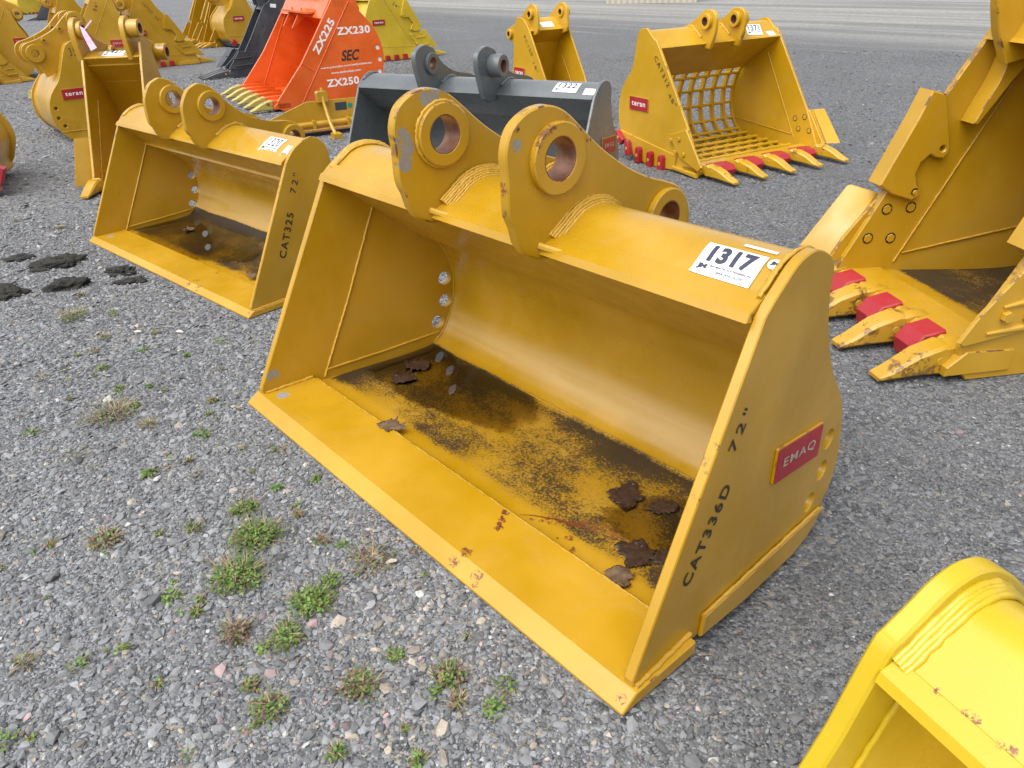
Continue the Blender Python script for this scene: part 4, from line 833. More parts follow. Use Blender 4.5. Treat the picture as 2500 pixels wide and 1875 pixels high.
MB().prism([(-.20, .0), (.95, .0), (.95, .03), (-.20, .03)], -.03, .03, .003).build('shadow_gap_strip', M['dark'], Bl)  # dark strip standing in for the shadow gap under the blade
lv = bpl('lever_collar', [(.190, .30), (.184, .385), (.20, .398), (.275, .398), (.290, .385), (.288, .30)], -.02, .055)
MB().tube([(.03, .245, .43), (.05, .243, .30), (.16, .250, .12), (.28, .262, .02)], [.016, .016, .017, .018], 8).build('lever_rod', M['yellow'], Bl)
MB().prism([(.215, .0), (.310, .0), (.300, .05), (.225, .05)], .22, .34, .004).build('lever_foot', M['yellow'], Bl)
d_ = quadplate('maker_sticker', M['darksticker'], Bl, (.001, .362, .204), (0, 1, 0), (0, 0, 1), .115, .073, .001); text_plane('lettering', 'ATTACH', M['silver'], d_, (.0035, .380, .232), (0, 1, 0), (0, 0, 1), .08, .02, .02) if False else None
MB().cyl((.0, .511, .238), (1, 0, 0), .026, .0015, 20, .0004).build('round_sticker', M['green'], Bl)

# ================================================================== big toothed bucket on the right
TW = .90
T = Bucket((1.681, 3.382), -1.44, TW, 'big worn yellow toothed bucket with red lip shrouds at the right edge of the photo', 0, 'worn')
To = [(-.155, .135)] + cr([(-.152, .147), (.01, .464), (.193, .857), (.334, 1.100), (.378, 1.195), (.44, 1.30), (.53, 1.36), (.63, 1.36), (.72, 1.30), (.78, 1.17), (.85, 1.02), (.97, .88), (1.08, .70), (1.14, .50), (1.12, .30), (1.03, .14), (.90, .05)], 3) + [(.70, .0), (-.10, .0), (-.15, .06)]
T.sides(To, .030, c=.004)
T.strip([(.62, 1.10), (.78, .98), (.93, .84), (1.03, .68), (1.08, .50), (1.06, .32), (.98, .17), (.86, .085), (.68, .06), (.3, .085), (.03, .108)], .018, .029, TW - .029, 'back_shell', M['worn_floor'], 5)
T.strip([(.325, 1.09), (.36, 1.16), (.43, 1.27), (.53, 1.335), (.63, 1.335), (.70, 1.28), (.76, 1.16), (.84, 1.0)], -.016, .029, TW - .029, 'top_wrap', M['worn'], 5)
T.plate([(.312, 1.085), (.325, 1.098), (.66, 1.11), (.66, 1.09)], .029, TW - .029, 'inner_plate', .001)
T.plate([(-.20, .03), (-.20, .065), (-.13, .125), (.06, .118), (.06, .03)], -.01, TW + .01, 'cutting_edge', .004)
T.plate([(.40, 1.09), (.50, 1.09), (.52, 1.06), (.42, .93), (.31, .76), (.29, .765), (.36, .93)], .03, .12, 'inner_gusset', .003)
for i in range(4): T.tooth(-.01 + i * .28, -.175, .080, .255, .095, .115, M['worn'], .012, .20)
for i in range(3):
    u = .13 + i * .28; m = MB(); m.prism([(-.228, .018), (-.236, .075), (-.195, .124), (-.11, .140), (-.10, .12), (-.12, .02)], u - .062, u + .062, .006); m.build('lip_shroud', M['red'], T.root)
for side, u in ((-1, 0), (1, TW)):
    T.bolts([(.034, .395), (.15, .395), (-.032, .265), (.081, .257)], u - side * .03, -side, .021, pro=.005, ring=True)
    m = MB(); m.prism([(.112, .90), (.179, .882), (.25, .669), (.252, .635), (.232, .612), (.195, .618), (.167, .634), (.130, .600), (.118, .555), (.135, .51), (.158, .481), (.150, .45), (.123, .435), (.024, .47), (-.045, .515), (.07, .785)], u - side * .062, u + side * .035, .006, [(.219, .656, .012), (.131, .472, .014)]); m.build('hooked_shroud', M['worn'], T.root)
    MB().cyl((u - side * .06, .131, .472), (-side, 0, 0), .012, .008, 16, .002).build('shroud_pin', M['worn'], T.root)
    T.plate([(.02, .47), (.17, .46), (.10, .20), (-.165, .155), (-.185, .17), (-.13, .27)], u, u + side * .02, 'side_cutter', .003)
    T.bolts([(.034, .395), (.12, .385), (-.032, .265), (.06, .257)], u + side * .02, side, .022, pro=.02)
    for (a0, a1) in (((.05, .33), (-.05, .30)), ((.03, .22), (-.09, .20))): MB().tube([(u + side * .022, a0[0] + .06, a0[1]), (u + side * .022, a1[0], a1[1])], [.016, .006], 8).build('cutter_rib', M['worn'], T.root)
    m = MB(); m.hull([(u + side * .02, -.0, .455), (u + side * .02, -.165, .175), (u + side * .018, .02, .455), (u + side * .018, -.14, .175), (u + side * .13, -.08, .47), (u + side * .13, -.27, .20), (u + side * .125, -.065, .475), (u + side * .12, -.24, .195)]); 
    if side < 0: m.build('cutter_wing', M['worn'], T.root)
T.weld([(.034, .50, .92), (.034, .119, .141)], .0045); T.weld([(.034, .15, .181), (.034, .80, .275)], .0045)
tl = cr([(.26, 1.12), (.22, 1.25), (.22, 1.40), (.28, 1.52), (.40, 1.58), (.52, 1.54), (.62, 1.46), (.78, 1.38), (.92, 1.32), (1.02, 1.22), (1.0, 1.1)], 4) + [(.9, 1.0), (.75, 1.15), (.5, 1.25), (.4, 1.12), (.42, 1.02), (.33, 1.0)]
for u0 in (.12, .62): T.lug(tl, u0, u0 + .05, (.38, 1.42, .05), (.92, 1.18, .05), M['worn'], .03, .005, (.11, .10))

# ================================================================== bright yellow bucket in the lower right corner
U = Bucket((.114, .534), -1.153, 1.35, 'bright lemon yellow bucket cut off by the lower right corner of the photo', .0, 'bright')
Uo = [(.065, .035)] + cr([(.309, .54), (.355, .668), (.374, .688), (.406, .712), (.436, .736), (.464, .748), (.492, .751), (.525, .742), (.562, .718), (.601, .682), (.626, .65), (.640, .612), (.64, .56), (.655, .48), (.70, .38), (.73, .28), (.72, .18), (.67, .08)], 4) + [(.6, .02), (.5, .0), (.07, .0)]
U.sides(Uo, .030, c=.004)
uw = [(.362, .652), (.395, .676), (.425, .698), (.455, .716), (.488, .722), (.52, .714), (.552, .694), (.58, .665), (.60, .63), (.61, .58), (.62, .50)]
U.strip(uw, -.014, .029, 1.321, 'top_wrap', M['bright_top'], 5)
U.strip([(.47, .55), (.56, .49), (.64, .41), (.68, .32), (.69, .24), (.66, .14), (.59, .05), (.5, .02), (.1, .02)], -.014, .029, 1.321, 'back_shell', n=5)
U.plate([(.356, .648), (.366, .658), (.50, .545), (.485, .53)], .029, 1.321, 'inner_plate', .001)
U.plate([(.340, .636), (.346, .650), (.372, .662), (.385, .655), (.36, .630)], .029, 1.321, 'lip_bar', .002, mat=M['bright_top'])
U.plate([(0, 0), (0, .007), (.045, .037), (.25, .037), (.25, 0)], -.012, 1.362, 'cutting_edge', .003)
for k, rr in ((.0, .007), (.006, .006), (.012, .006), (.018, .005)): U.weld([(.032 + k, q[0] + .004, q[1] + .008 - k * .3) for q in uw[0:9]], rr, mat=M['bright'])
U.weld([(.032, .37, .645), (.032, .49, .545)], .004, mat=M['bright']); U.weld([(.033, .40, .57), (.033, .24, .22)], .0045, mat=M['bright'])

# ================================================================== bucket at the left edge
Vb = Bucket((-4.685, 6.46), -1.3, .8, 'yellow bucket with red heel shrouds cut off by the left edge of the photo', 0, 'yellow')
Vo = [(-.3, .04)] + cr([(.0, .5), (.2, .85), (.35, .92), (.47, .80), (.55, .60), (.64, .42), (.66, .28), (.60, .12)], 4) + [(.5, 0), (-.28, 0)]
Vb.sides(Vo, .02); Vb.strip([(.2, .80), (.35, .88), (.44, .77), (.52, .58), (.60, .41), (.62, .28), (.57, .13), (.5, .03), (-.28, .03)], -.014, .019, .781, 'back_shell', n=4)
for (v, z, a) in ((.68, .165, 1.1), (.60, .055, .6), (.46, .04, 0)):
    c_, s_ = math.cos(a), math.sin(a)
    Vb.plate([(v + x * c_ - y * s_, z + x * s_ + y * c_) for x, y in ((-.07, -.06), (.07, -.06), (.06, .06), (-.06, .06))], .8, .88, 'heel_shroud', .005, mat=M['red'])

# ================================================================== ground
CAMH = 1.439
def dip(x, y):
    """shallow hollow in the gravel under the large bucket's heel"""
    dx = x + .996; dy = y - 2.506; c_, s_ = math.cos(-.866), math.sin(-.866)
    u = dx * c_ + dy * s_; v = -dx * s_ + dy * c_
    def sm(t): t = np.clip(t, 0, 1); return t * t * (3 - 2 * t)
    return -.062 * sm((v - .16) / .34) * sm((1.35 - v) / .45) * sm((u + .35) / .5) * sm((2.35 - u) / .5)
def gz(x, y):
    return dip(x, y) - .004 + .006 * np.sin(x * 1.7 + .6) * np.cos(y * 1.3) * np.clip((np.hypot(x, y) - 1) / 4, 0, 1)
xs = np.concatenate([-np.geomspace(150, 6.5, 30), np.linspace(-6.3, 5, 160), np.geomspace(5.2, 150, 30)])
ys = np.concatenate([np.linspace(-20, -.2, 12), np.linspace(0, 8, 130), np.geomspace(8.2, 220, 50)])
X, Y = np.meshgrid(xs, ys); Zg = gz(X, Y); nx, ny = len(xs), len(ys)
gv = np.stack([X, Y, Zg], -1).reshape(-1, 3); k = np.arange(nx * (ny - 1)).reshape(ny - 1, nx)[:, :-1].ravel()
gf = np.stack([k, k + 1, k + nx + 1, k + nx], -1)
me = bpy.data.meshes.new('ground'); me.from_pydata(gv.tolist(), [], gf.tolist()); me.shade_smooth()
ground = bpy.data.objects.new('ground', me); col.objects.link(ground); tag(ground, kind='structure')
N = NT('gravel_ground'); P = N.obj()
sep = N.n('ShaderNodeSeparateXYZ'); N.l(P, sep.inputs[0])
def vor(scale, feature='F1', rnd=1.0, dim='3D'):
    v = N.n('ShaderNodeTexVoronoi', feature=feature); N.l(P, v.inputs['Vector']); v.inputs['Scale'].default_value = scale; v.inputs['Randomness'].default_value = rnd; return v
v1 = vor(62); v2 = vor(135); v3 = vor(26)
big = N.noise(P, .55, 5, .6); mid = N.noise(P, 3.0, 5, .6)
s1 = N.n('ShaderNodeSeparateColor'); N.l(v1.outputs['Color'], s1.inputs[0]); s2 = N.n('ShaderNodeSeparateColor'); N.l(v2.outputs['Color'], s2.inputs[0]); s3 = N.n('ShaderNodeSeparateColor'); N.l(v3.outputs['Color'], s3.inputs[0])
c1 = N.mix(N.ramp(s1.outputs[0], .1, .95), (.065, .068, .075), (.27, .28, .295))
c2 = N.mix(N.ramp(s2.outputs[0], .1, .95), (.07, .073, .08), (.25, .258, .272))
sel = N.ramp(s3.outputs[1], .35, .6)
base = N.mix(N.ramp(mid, .35, .65), c1, c2)
base = N.mix(N.ramp(s1.outputs[1], .93, .97), base, (.30, .27, .22))
base = N.mix(N.ramp(s2.outputs[1], .955, .98), base, (.42, .42, .42))
base = N.mix(N.ramp(big, .42, .68, 0, .35), base, (.11, .11, .112))
fx = N.math('ADD', N.math('MULTIPLY', sep.outputs[0], .9), N.math('MULTIPLY', sep.outputs[1], .15))
base = N.mix(N.ramp(fx, .05, .95, .05, .3), base, (.07, .071, .074))
# pale compacted tracks across the far yard
# tracks run along a line; distance measured across them
tx, ty = -.16, 1.0
dist = N.math('ADD', N.math('MULTIPLY', sep.outputs[0], .85), N.math('MULTIPLY', sep.outputs[1], .53))
along = N.math('SUBTRACT', N.math('MULTIPLY', sep.outputs[1], .80), N.math('MULTIPLY', sep.outputs[0], .60))
across = N.math('ADD', N.math('MULTIPLY', sep.outputs[0], .80), N.math('MULTIPLY', sep.outputs[1], .60))
mp = N.n('ShaderNodeCombineXYZ'); N.l(N.math('MULTIPLY', across, .60), mp.inputs[0]); N.l(N.math('MULTIPLY', along, .028), mp.inputs[1])
tr_ = N.noise(mp.outputs[0], 2.2, 6, .62, .4)
mask = N.math('MULTIPLY', N.ramp(dist, 11.6, 15.0), N.ramp(tr_, .36, .62, .30, 1))
mask2 = N.math('MULTIPLY', N.math('MULTIPLY', N.ramp(dist, 9.0, 10.5), N.ramp(tr_, .54, .64)), .55)
mk_ = N.math('MAXIMUM', mask, mask2)
pale = N.mix(N.ramp(N.noise(P, 9, 6, .7), .35, .65), (.30, .295, .27), (.46, .45, .42))
base = N.mix(N.math('MULTIPLY', mk_, .72), base, pale)
N.set('Base Color', base); N.set('Roughness', .82); N.set('Specular IOR Level', .35)
h1 = N.math('SUBTRACT', 1.0, v1.outputs['Distance']); h2 = N.math('SUBTRACT', 1.0, v2.outputs['Distance'])
nb = N.bump(N.math('ADD', N.math('MULTIPLY', s1.outputs[2], .6), h1), .8, .010); nb = N.bump(N.math('ADD', N.math('MULTIPLY', s2.outputs[2], .6), h2), .7, .006, nb)
N.set('Normal', nb); me.materials.append(N.m)

# real stones lying on the sheet (nobody could count them)
N = NT('stone'); a = N.n('ShaderNodeAttribute', attribute_name='Col'); P = N.obj()
f_ = N.noise(P, 180, 5, .65)
N.set('Base Color', N.mix(N.ramp(f_, .3, .7, 0, .45), a.outputs['Color'], (.16, .165, .17))); N.set('Roughness', .72); N.set('Specular IOR Level', .4)
N.set('Normal', N.bump(f_, .35, .0015)); stone_mat = N.m
def base_shape(kind):
    if kind == 'ico':
        bm = bmesh.new(); bmesh.ops.create_icosphere(bm, subdivisions=1, radius=1); bm.verts.ensure_lookup_table()
        v = np.array([q.co[:] for q in bm.verts]); f = np.array([[w.index for w in q.verts] for q in bm.faces]); bm.free(); return v, f
    v = np.array([(1, 0, 0), (0, 1, 0), (-1, 0, 0), (0, -1, 0), (0, 0, 1), (0, 0, -1), ], float)
    f = np.array([(0, 1, 4), (1, 2, 4), (2, 3, 4), (3, 0, 4), (1, 0, 5), (2, 1, 5), (3, 2, 5), (0, 3, 5)]); return v, f
def footprints(x, y):
    """True where a stone would poke through a bucket's floor"""
    bad = np.zeros(len(x), bool)
    for (ox, oy, th, w, v0, v1) in ((-.996, 2.506, -.866, 1.85, -.02, .98), (-2.57, 4.597, -.7633, 1.85, -.02, .79), (1.681, 3.382, -1.44, .9, -.15, 1.15), (.114, .534, -1.153, 1.35, -.02, .75), (-3.118, 6.219, -.0048, .457, -.35, .42), (-.991, 5.658, -.5383, 1.8, -.36, .42)):
        dx = x - ox; dy = y - oy; u = dx * math.cos(th) + dy * math.sin(th); v = -dx * math.sin(th) + dy * math.cos(th)
        bad |= (u > -.03) & (u < w + .03) & (v > v0) & (v < v1)
    return bad
def stones(name, n, r0, r1, kind, size, seed, flat=.5, tint=None, xlim=None, region=None, sink=.25, bias=None, label=None):
    g = np.random.default_rng(seed); v0, f0 = base_shape(kind)
    rr = np.sqrt(g.uniform(r0 * r0, r1 * r1, n)); aa = g.uniform(R(50), R(138), n); x = rr * np.cos(aa); y = rr * np.sin(aa)
    keep = ~footprints(x, y)
    if region is not None: keep &= region(x, y, g)
    x, y = x[keep], y[keep]; n = len(x)
    s = size[0] * np.exp(g.normal(0, size[1], n)); s = np.minimum(s, size[2])
    # finer towards the right hand side of the yard
    fine = np.clip((x * .9 + y * .15 - .05) / .9, 0, 1); s = s * (1 - .30 * fine)
    V = np.repeat(v0[None], n, 0) * (1 + g.uniform(-.28, .28, (n, len(v0), 1)))
    sc = np.stack([g.uniform(.8, 1.35, n), g.uniform(.55, 1.0, n), flat * g.uniform(.6, 1.35, n)], -1)
    V = V * (sc * s[:, None])[:, None, :]
    ax = g.uniform(-.45, .45, (n, 2)); cz = g.uniform(0, 2 * np.pi, n)
    y1 = V[..., 1] * np.cos(ax[:, :1]) - V[..., 2] * np.sin(ax[:, :1]); z1 = V[..., 1] * np.sin(ax[:, :1]) + V[..., 2] * np.cos(ax[:, :1])
    x1 = V[..., 0] * np.cos(ax[:, 1:]) + z1 * np.sin(ax[:, 1:]); z2 = -V[..., 0] * np.sin(ax[:, 1:]) + z1 * np.cos(ax[:, 1:])
    c = np.cos(cz)[:, None]; s_ = np.sin(cz)[:, None]
    V = np.stack([x1 * c - y1 * s_ + x[:, None], x1 * s_ + y1 * c + y[:, None], z2 + (gz(x, y) + s * flat * (1 - 2 * sink) * .6)[:, None]], -1)
    k = len(v0); F = (f0[None] + (np.arange(n) * k)[:, None, None]).reshape(-1, 3); V = V.reshape(-1, 3)
    me = bpy.data.meshes.new(name); me.vertices.add(len(V)); me.vertices.foreach_set('co', V.astype('f').ravel())
    me.loops.add(F.size); me.loops.foreach_set('vertex_index', F.astype('i').ravel())
    me.polygons.add(len(F)); me.polygons.foreach_set('loop_start', np.arange(0, F.size, 3, dtype='i')); me.polygons.foreach_set('loop_total', np.full(len(F), 3, 'i'))
    me.update(calc_edges=True); me.validate(); me.polygons.foreach_set('use_smooth', np.zeros(len(me.polygons), bool))
    lum = g.beta(2.0, 3.0, n) * .335 + .05; damp = np.sin(x * 3.1 + 1.2 * np.sin(y * 2.3)) * np.cos(y * 2.7 + 1.5 * np.sin(x * 1.9)) + .5 * np.sin(x * 7.3 + y * 5.1); lum *= (1 - .26 * fine) * (1 - .16 * np.clip(damp, 0, 1) * (.4 + .6 * fine))
    colr = np.stack([lum * .975, lum * 1.0, lum * 1.05], -1)
    t = g.uniform(0, 1, n)
    near_lip = np.exp(-((x + .15) ** 2 + (y - 1.5) ** 2) / .25)
    warm = t < (.03 + .16 * near_lip); colr[warm] = colr[warm] * np.array([1.45, 1.18, .86]) + .04
    pink = (t > .994 - .03 * near_lip); colr[pink] = colr[pink] * np.array([1.5, 1.0, .95]) + .02
    white = (t > .972) & (t < .978); colr[white] = np.array([.5, .5, .48])
    ca = me.color_attributes.new('Col', 'FLOAT_COLOR', 'POINT'); cc = np.ones((len(V), 4), 'f'); cc[:, :3] = np.repeat(colr, k, 0); ca.data.foreach_set('color', cc.ravel())
    me.materials.append(stone_mat); o = bpy.data.objects.new(name, me); col.objects.link(o)
    return tag(o, label, 'gravel', None, 'stuff')
stones('gravel', 90000, .7, 2.9, 'ico', (.0050, .45, .021), 1, .42, label='loose grey-blue crushed stone covering the yard close to the camera')
stones('gravel', 80000, .7, 3.3, 'oct', (.0036, .35, .010), 2, .6, label='fine grey grit between the larger stones close to the camera')
stones('gravel', 80000, 2.9, 6.0, 'oct', (.0072, .42, .022), 3, .5, label='loose grey crushed stone around the middle row of buckets')
stones('gravel', 60000, 6.0, 14.0, 'oct', (.011, .4, .030), 4, .45, label='loose grey stone on the far part of the yard')
stones('gravel', 420, .8, 3.0, 'ico', (.014, .25, .026), 5, .55, label='scattered larger grey stones on the gravel')

# ================================================================== weeds
def leafmat(name, c, c2):
    N = NT(name); P = N.obj(); f = N.noise(P, 45, 3); N.set('Base Color', N.mix(N.ramp(f, .35, .65), c, c2)); N.set('Roughness', .6)
    N.set('Subsurface Weight', .0); return N.m
weed_m = [leafmat('weed_green', (.075, .155, .022), (.16, .26, .045)), leafmat('weed_dull', (.085, .11, .035), (.15, .15, .06)), leafmat('weed_brown', (.13, .075, .045), (.20, .13, .08)), leafmat('weed_straw', (.36, .28, .15), (.25, .18, .09))]
def weed(mb, cx, cy, r, n, mix, h=.5, mi=None):
    z0 = float(gz(np.array([cx]), np.array([cy]))[0])
    for i in range(n):
        a = random.uniform(0, 6.283); d = r * math.sqrt(random.random()) * random.uniform(.5, 1); p = Vector((cx + d * math.cos(a), cy + d * math.sin(a), z0 + .004 + random.random() * r * h * (1 - (d / r) ** 2 * .6)))
        m_ = random.choices((0, 1, 2, 3), mix)[0]
        if m_ == 3 or (m_ == 1 and random.random() < .45):   # blade
            L_ = random.uniform(.35, .8) * r + .006; w = random.uniform(.0007, .0014); dd = Vector((math.cos(a + random.uniform(-.8, .8)), math.sin(a + random.uniform(-.8, .8)), random.uniform(.1, .9))).normalized(); sd = dd.cross(Vector((0, 0, 1))).normalized() * w
            q = p + dd * L_ * .6; e = q + Vector((dd.x, dd.y, dd.z * .2)) * L_ * .4
            mb.add([p - sd, p + sd, q + sd * .8, q - sd * .8, e], [(0, 1, 2, 3), (3, 2, 4)]); mi += [m_, m_]
        else:                                                  # little oval leaf
            s_ = random.uniform(.003, .0065); d1 = Vector((random.gauss(0, 1), random.gauss(0, 1), random.gauss(0, .5))).normalized(); nrm = Vector((random.gauss(0, .5), random.gauss(0, .5), 1)).normalized(); d2 = d1.cross(nrm).normalized()
            mb.add([p - d1 * s_, p - d1 * s_ * .3 + d2 * s_ * .6, p + d1 * s_ * .6 + d2 * s_ * .45, p + d1 * s_ * 1.1, p + d1 * s_ * .6 - d2 * s_ * .45, p - d1 * s_ * .3 - d2 * s_ * .6], [(0, 1, 2, 3, 4, 5)]); mi += [m_]
def weed_obj(name, specs, label, cat, group=None, kind=None):
    mb = MB(); mi = []
    for sp in specs: weed(mb, *sp, mi=mi)
    o = mkobj(name, mb.v, mb.f, weed_m[0], None, None, 60, False, weed_m[1:], mi); return tag(o, label, cat, group, kind)
big_weeds = [(-.755, 1.73, .085, 900, (8, 2, 1, .3), .35, 'widest bright green weed cushion on the gravel left of the largest bucket'),
    (-.762, 1.569, .085, 850, (8, 2, 1, .5), .35, 'bright green weed cushion just below the widest one'),
    (-.539, 1.463, .065, 650, (8, 2, 1, .4), .35, 'round green weed cushion nearest to the lip of the largest bucket'),
    (-.827, 1.862, .050, 350, (7, 3, 1, .3), .4, 'small green weed above the widest cushion'),
    (-.576, 1.342, .050, 320, (6, 3, 1, .5), .5, 'loose green weed below the round cushion by the lip'),
    (-1.49, 2.461, .10, 450, (2, 3, 4, 1.5), .2, 'sprawling half-dead grass tuft in the middle of the left gravel'),
    (-.410, 1.613, .075, 220, (1, 2, 3, 1.2), .22, 'dry straw-coloured grass tuft close to the lip of the largest bucket'),
    (-.171, 1.212, .050, 300, (3, 1.5, 4, .2), .5, 'dark green weed below the front corner of the largest bucket'),
    (-.38, 1.20, .050, 260, (3, 1.5, 5, .4), .5, 'brown and green weed at the lower middle of the photo'),
    (-.565, 1.14, .050, 240, (4, 1, 4, .3), .4, 'reddish green weed near the bottom edge of the photo'),
    (-1.20, 1.74, .055, 260, (2, 1, 6, .8), .4, 'brown weed with pale dead stalks left of the green cushions'),
    (-2.10, 3.41, .075, 300, (4, 4, 1, 2), .35, 'green grass tuft in front of the asphalt lumps'),
    (-.707, 1.363, .045, 220, (1, 2, 7, 1), .7, 'upright reddish brown weed left of the loose green weed')]
for (x, y, r, n, mx_, h, lab) in big_weeds: weed_obj('weed', [(x, y, r, n, mx_, h)], lab, 'weed', 'weed clumps on the gravel')
small = [(-1.917, 3.43), (-1.821, 3.014), (-1.709, 2.857), (-1.92, 2.778), (-1.559, 2.67), (-1.444, 2.674), (-1.724, 2.596), (-1.143, 2.539), (-1.127, 2.445), (-1.324, 2.371), (-1.74, 2.349), (-1.49, 2.173), (-1.205, 2.071), (-1.386, 2.946), (-1.279, 3.067), (-1.612, 3.188), (-.804, 2.172), (-1.093, 2.136), (-.758, 1.965), (-.641, 2.008), (-1.595, 3.002), (-1.837, 3.158), (-1.105, 2.293), (-1.434, 2.526),
    (-.955, 1.783), (-1.189, 1.771), (-1.352, 1.735), (-.657, 1.829), (-.557, 1.708), (-.499, 1.68), (-.631, 1.316), (-.975, 1.333), (-1.196, 1.302), (-1.061, 1.288), (-.846, 1.225), (-.624, 1.208), (-.304, 1.279), (-.147, 1.142), (-.038, 1.18), (-.067, 1.12), (-.918, 1.5), (-.833, 1.447), (-1.117, 1.081), (-.357, 1.17), (-.587, 1.387), (-.2, 1.169), (-.505, 1.537), (-.399, 1.028), (-.227, 1.005), (-2.9, 4.9), (-3.3, 5.1), (-2.75, 5.3), (-3.6, 5.4), (-2.2, 3.7)]
sp = []
for i, (x, y) in enumerate(small):
    k = random.random(); sp.append((x, y, random.uniform(.014, .040), random.randint(40, 120), random.choice([(5, 3, 1, 1), (2, 3, 4, 1), (1, 3, 2, 3), (6, 3, 0, .4)]), .5))
for i in range(90):
    x, y = random.uniform(-1.9, -.1), random.uniform(.9, 3.2)
    if footprints(np.array([x]), np.array([y]))[0]: continue
    sp.append((x, y, random.uniform(.010, .022), random.randint(8, 26), random.choice([(5, 3, 1, 1), (2, 3, 4, 1), (1, 2, 2, 4)]), .4))
weed_obj('small_weeds', sp, 'small weeds and dry grass wisps sprouting all over the gravel', 'weeds', None, 'stuff')

# ================================================================== asphalt lumps, leaves, litter
from mathutils import noise as mnoise
def clod(x, y, sx, sy, sz, rz, label, seed):
    bm = bmesh.new(); bmesh.ops.create_icosphere(bm, subdivisions=5, radius=1)
    for v in bm.verts:
        p = v.co.copy(); n_ = mnoise.fractal(p * 1.6 + Vector((seed, seed * 2, 0)), .8, 2.1, 6) * .5 + mnoise.noise(p * 9 + Vector((seed, 0, 0))) * .06
        q = p * (1 + n_); q.z = max(q.z, -.3); v.co = (q.x * sx, q.y * sy, q.z * sz)
    me = bpy.data.meshes.new('asphalt_lump'); bm.to_mesh(me); bm.free(); me.materials.append(M['clod']); me.shade_smooth()
    o = bpy.data.objects.new('asphalt_lump', me); col.objects.link(o); o.location = (x, y, .0); o.rotation_euler = (0, 0, rz)
    return tag(o, label, 'asphalt lump', 'broken asphalt lumps on the gravel')
clod(-2.57, 4.20, .135, .080, .042, .3, 'widest black asphalt lump, in front of the left corner of the 1320 bucket', 1.3)
clod(-2.33, 3.83, .095, .05, .048, .35, 'squarish black asphalt lump nearest to the camera', 4.1)
clod(-2.13, 4.02, .085, .045, .034, -.2, 'black asphalt lump half under the lip of the 1320 bucket', 7.7)
clod(-2.02, 3.88, .08, .04, .015, .2, 'flat crumbled asphalt patch beside the lip of the 1320 bucket', 2.9)
clod(-2.64, 3.74, .13, .065, .040, .25, 'black asphalt lump cut off by the left edge of the photo', 9.2)
clod(-2.86, 4.32, .08, .05, .02, .2, 'small dark asphalt crumb behind the widest lump at the left edge', 5.2)

def local_to_world(b, u, v, z): return b.root.matrix_basis @ Vector(b.T(u, v, z))
maple = [(0, -.55), (.06, -.18), (.30, -.38), (.34, -.20), (.62, -.22), (.50, -.02), (.86, .14), (.60, .22), (.66, .44), (.38, .38), (.30, .52), (.20, .46), (.18, .78), (.04, .62), (-.03, .98), (-.16, .60), (-.34, .72), (-.30, .42), (-.62, .46), (-.54, .24), (-.88, .10), (-.52, -.02), (-.64, -.26), (-.34, -.22), (-.28, -.40), (-.06, -.18)]
def leaf(b, u, v, z, size, rot, mat, label, curl=.12, seed=1):
    random.seed(seed); fl = [(x * (1 + random.uniform(-.12, .12)), y * (1 + random.uniform(-.12, .12))) for x, y in maple]
    bm = bmesh.new(); vs = [bm.verts.new((x * size, y * size, 0)) for x, y in fl]; f = bm.faces.new(vs)
    bmesh.ops.triangulate(bm, faces=bm.faces[:]); bmesh.ops.subdivide_edges(bm, edges=bm.edges[:], cuts=2, use_grid_fill=True)
    for q in bm.verts:
        r_ = (q.co.x ** 2 + q.co.y ** 2) / size ** 2; q.co.z = size * curl * (r_ * .5 + mnoise.noise(Vector((q.co.x / size * 2.2 + seed, q.co.y / size * 2.2, seed))) * .9 + .25)
    ex = bmesh.ops.extrude_face_region(bm, geom=bm.faces[:])
    for q in ex['geom']:
        if isinstance(q, bmesh.types.BMVert): q.co.z += .0008
    me = bpy.data.meshes.new('dead_leaf'); bm.to_mesh(me); bm.free(); me.materials.append(M[mat]); me.shade_smooth()
    o = bpy.data.objects.new('dead_leaf', me); col.objects.link(o); o.location = local_to_world(b, u, v, z); o.rotation_euler = (0, 0, b.root.rotation_euler.z + rot)
    return tag(o, label, 'leaf', 'dead leaves in the buckets')
leaf(B, .568, .268, .037, .062, .6, 'leaf', 'grey-brown maple leaf lying alone on the seam of the largest bucket floor', .14, 3)
leaf(B, 1.385, .600, .006, .085, 2.2, 'leafwet', 'dark wet maple leaf near the back fold at the right end of the largest bucket', .045, 5)
leaf(B, 1.500, .615, .006, .060, .9, 'leafwet', 'small wet leaf against the right side plate of the largest bucket', .045, 6)
leaf(B, 1.560, .420, .010, .080, 3.5, 'leafwet', 'reddish dark wet leaf in the right corner of the largest bucket', .045, 8)
leaf(B, 1.655, .460, .010, .065, 1.2, 'leafwet', 'black wet leaf under the right front edge of the largest bucket', .045, 9)
leaf(B, 1.590, .305, .018, .060, 4.2, 'leaf', 'pale brown leaf hanging over the floor seam at the right corner of the largest bucket', .15, 10)
leaf(B, .190, .640, .006, .075, 1.9, 'leafwet', 'crumpled brown leaf in the far left corner of the largest bucket', .14, 11)
leaf(B, .225, .525, .008, .070, 5.2, 'leafwet', 'crumpled brown leaf with a pale fleck at the left end of the largest bucket', .14, 12)
leaf(B2, .36, .47, .026, .045, 1., 'leaf', 'small pale brown leaf in the mud of the 1320 bucket', .3, 14)
leaf(B2, 1.72, .24, .030, .045, 2.4, 'leaf', 'curled grey leaf in the right corner of the 1320 bucket lip', .35, 15)
leaf(B2, 1.45, .27, .030, .045, .3, 'leaf', 'curled pale leaf on the floor seam of the 1320 bucket', .35, 16)
random.seed(21)
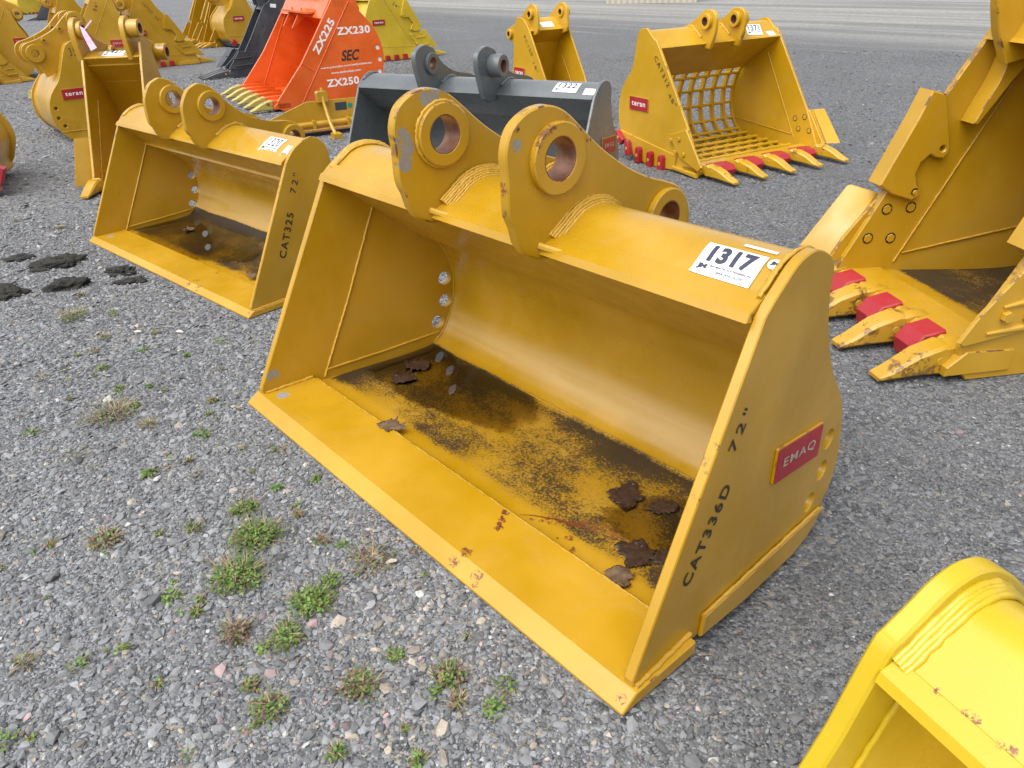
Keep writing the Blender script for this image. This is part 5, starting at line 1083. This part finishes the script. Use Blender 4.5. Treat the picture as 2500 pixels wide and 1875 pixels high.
for (x, y, l, a, lab) in ((-.35, 1.60, .030, .3, 'pale yellow wood chip beside the dry grass tuft by the lip'), (-2.30, 4.42, .035, .2, 'white and orange litter scrap behind the asphalt lumps'), (-1.70, 3.20, .03, .1, 'short white stub on the gravel below the 1320 bucket'), (-1.50, 3.18, .035, -.3, 'pinkish pale scrap on the gravel below the 1320 bucket')):
    m = MB(); m.hull([(-l / 2, -.005, .0), (l / 2, -.004, .0), (l / 2 + .003, .004, .0), (-l / 2, .006, 0), (-l / 2, -.003, .006), (l / 2, .0, .005), (0, .004, .008)])
    o = m.build('litter_scrap', M['wood']); o.location = (x, y, float(gz(np.array([x]), np.array([y]))[0]) + .010); o.rotation_euler = (0, 0, a); tag(o, lab, 'scrap', 'scraps on the gravel')
# low block wall far behind the yard
m = MB(); m.prism([(0, 0), (.25, 0), (.25, 2.6), (0, 2.6)], -1.5, 1.5, .02)
wm = NT('pale_corrugated_wall'); P = wm.obj(); w_ = wm.n('ShaderNodeTexWave'); w_.bands_direction = 'X'; wm.l(P, w_.inputs[0]); w_.inputs['Scale'].default_value = 1.6
wm.set('Base Color', wm.mix(w_.outputs['Fac'], (.34, .30, .24), (.46, .42, .34))); wm.set('Roughness', .8)
o = m.build('yard_wall', wm.m); o.location = (5.05, 27.95, 0); o.rotation_euler = (0, 0, -.38); tag(o, 'low pale ribbed wall at the far end of the yard, top centre-right', 'wall')

# ================================================================== camera, light
cam = bpy.data.cameras.new('camera'); co_ = bpy.data.objects.new('camera', cam); col.objects.link(co_); scene.camera = co_
cam.sensor_fit = 'HORIZONTAL'; cam.sensor_width = 36; cam.lens = 36 * 1864.5 / 2500; cam.clip_start = .05; cam.clip_end = 1000
co_.matrix_world = Matrix.Translation((0, 0, CAMH)) @ Matrix.Rotation(R(90 - 29.103), 4, 'X') 
p_, r_ = R(29.103), R(2.249)
c, s_ = math.cos(p_), math.sin(p_)
fwd = Vector((0, c, -s_)); up0 = Vector((0, s_, c)); rt0 = Vector((1, 0, 0))
rt = rt0 * math.cos(r_) - up0 * math.sin(r_); up = rt0 * math.sin(r_) + up0 * math.cos(r_)
# image x = right*cos - up*sin, image y = right*sin + up*cos
m4 = Matrix.Identity(4)
for i in range(3): m4[i][0] = rt[i]; m4[i][1] = up[i]; m4[i][2] = -fwd[i]
m4[2][3] = CAMH; co_.matrix_world = m4

SUN_AZ = R(222); SUN_EL = R(60)     # compass style: direction the light comes from, measured from +Y clockwise
w = bpy.data.worlds.new('World'); scene.world = w; w.use_nodes = True; nt = w.node_tree
bg = nt.nodes['Background']; sky = nt.nodes.new('ShaderNodeTexSky'); sky.sky_type = 'NISHITA'; sky.sun_disc = False
sky.sun_elevation = SUN_EL; sky.sun_rotation = SUN_AZ; sky.air_density = 1.0; sky.dust_density = 4.0; sky.ozone_density = 1.0
hs = nt.nodes.new('ShaderNodeHueSaturation'); hs.inputs['Saturation'].default_value = .22; nt.links.new(sky.outputs[0], hs.inputs['Color'])
nt.links.new(hs.outputs[0], bg.inputs[0]); bg.inputs[1].default_value = .15
sl_ = bpy.data.lights.new('sun', 'SUN'); sl_.energy = 1.3; sl_.angle = R(80); sl_.color = (1, .97, .91)
so_ = bpy.data.objects.new('sun', sl_); col.objects.link(so_)
dirv = Vector((math.sin(SUN_AZ) * math.cos(SUN_EL), math.cos(SUN_AZ) * math.cos(SUN_EL), math.sin(SUN_EL)))
so_.rotation_euler = dirv.to_track_quat('Z', 'Y').to_euler()
vs = scene.view_settings; scene.display_settings.display_device = 'sRGB'; vs.view_transform = 'Standard'; vs.look = 'None'; vs.gamma = 1; vs.exposure = .82
scene.cycles.max_bounces = 8; scene.cycles.transparent_max_bounces = 8; scene.cycles.use_denoising = True
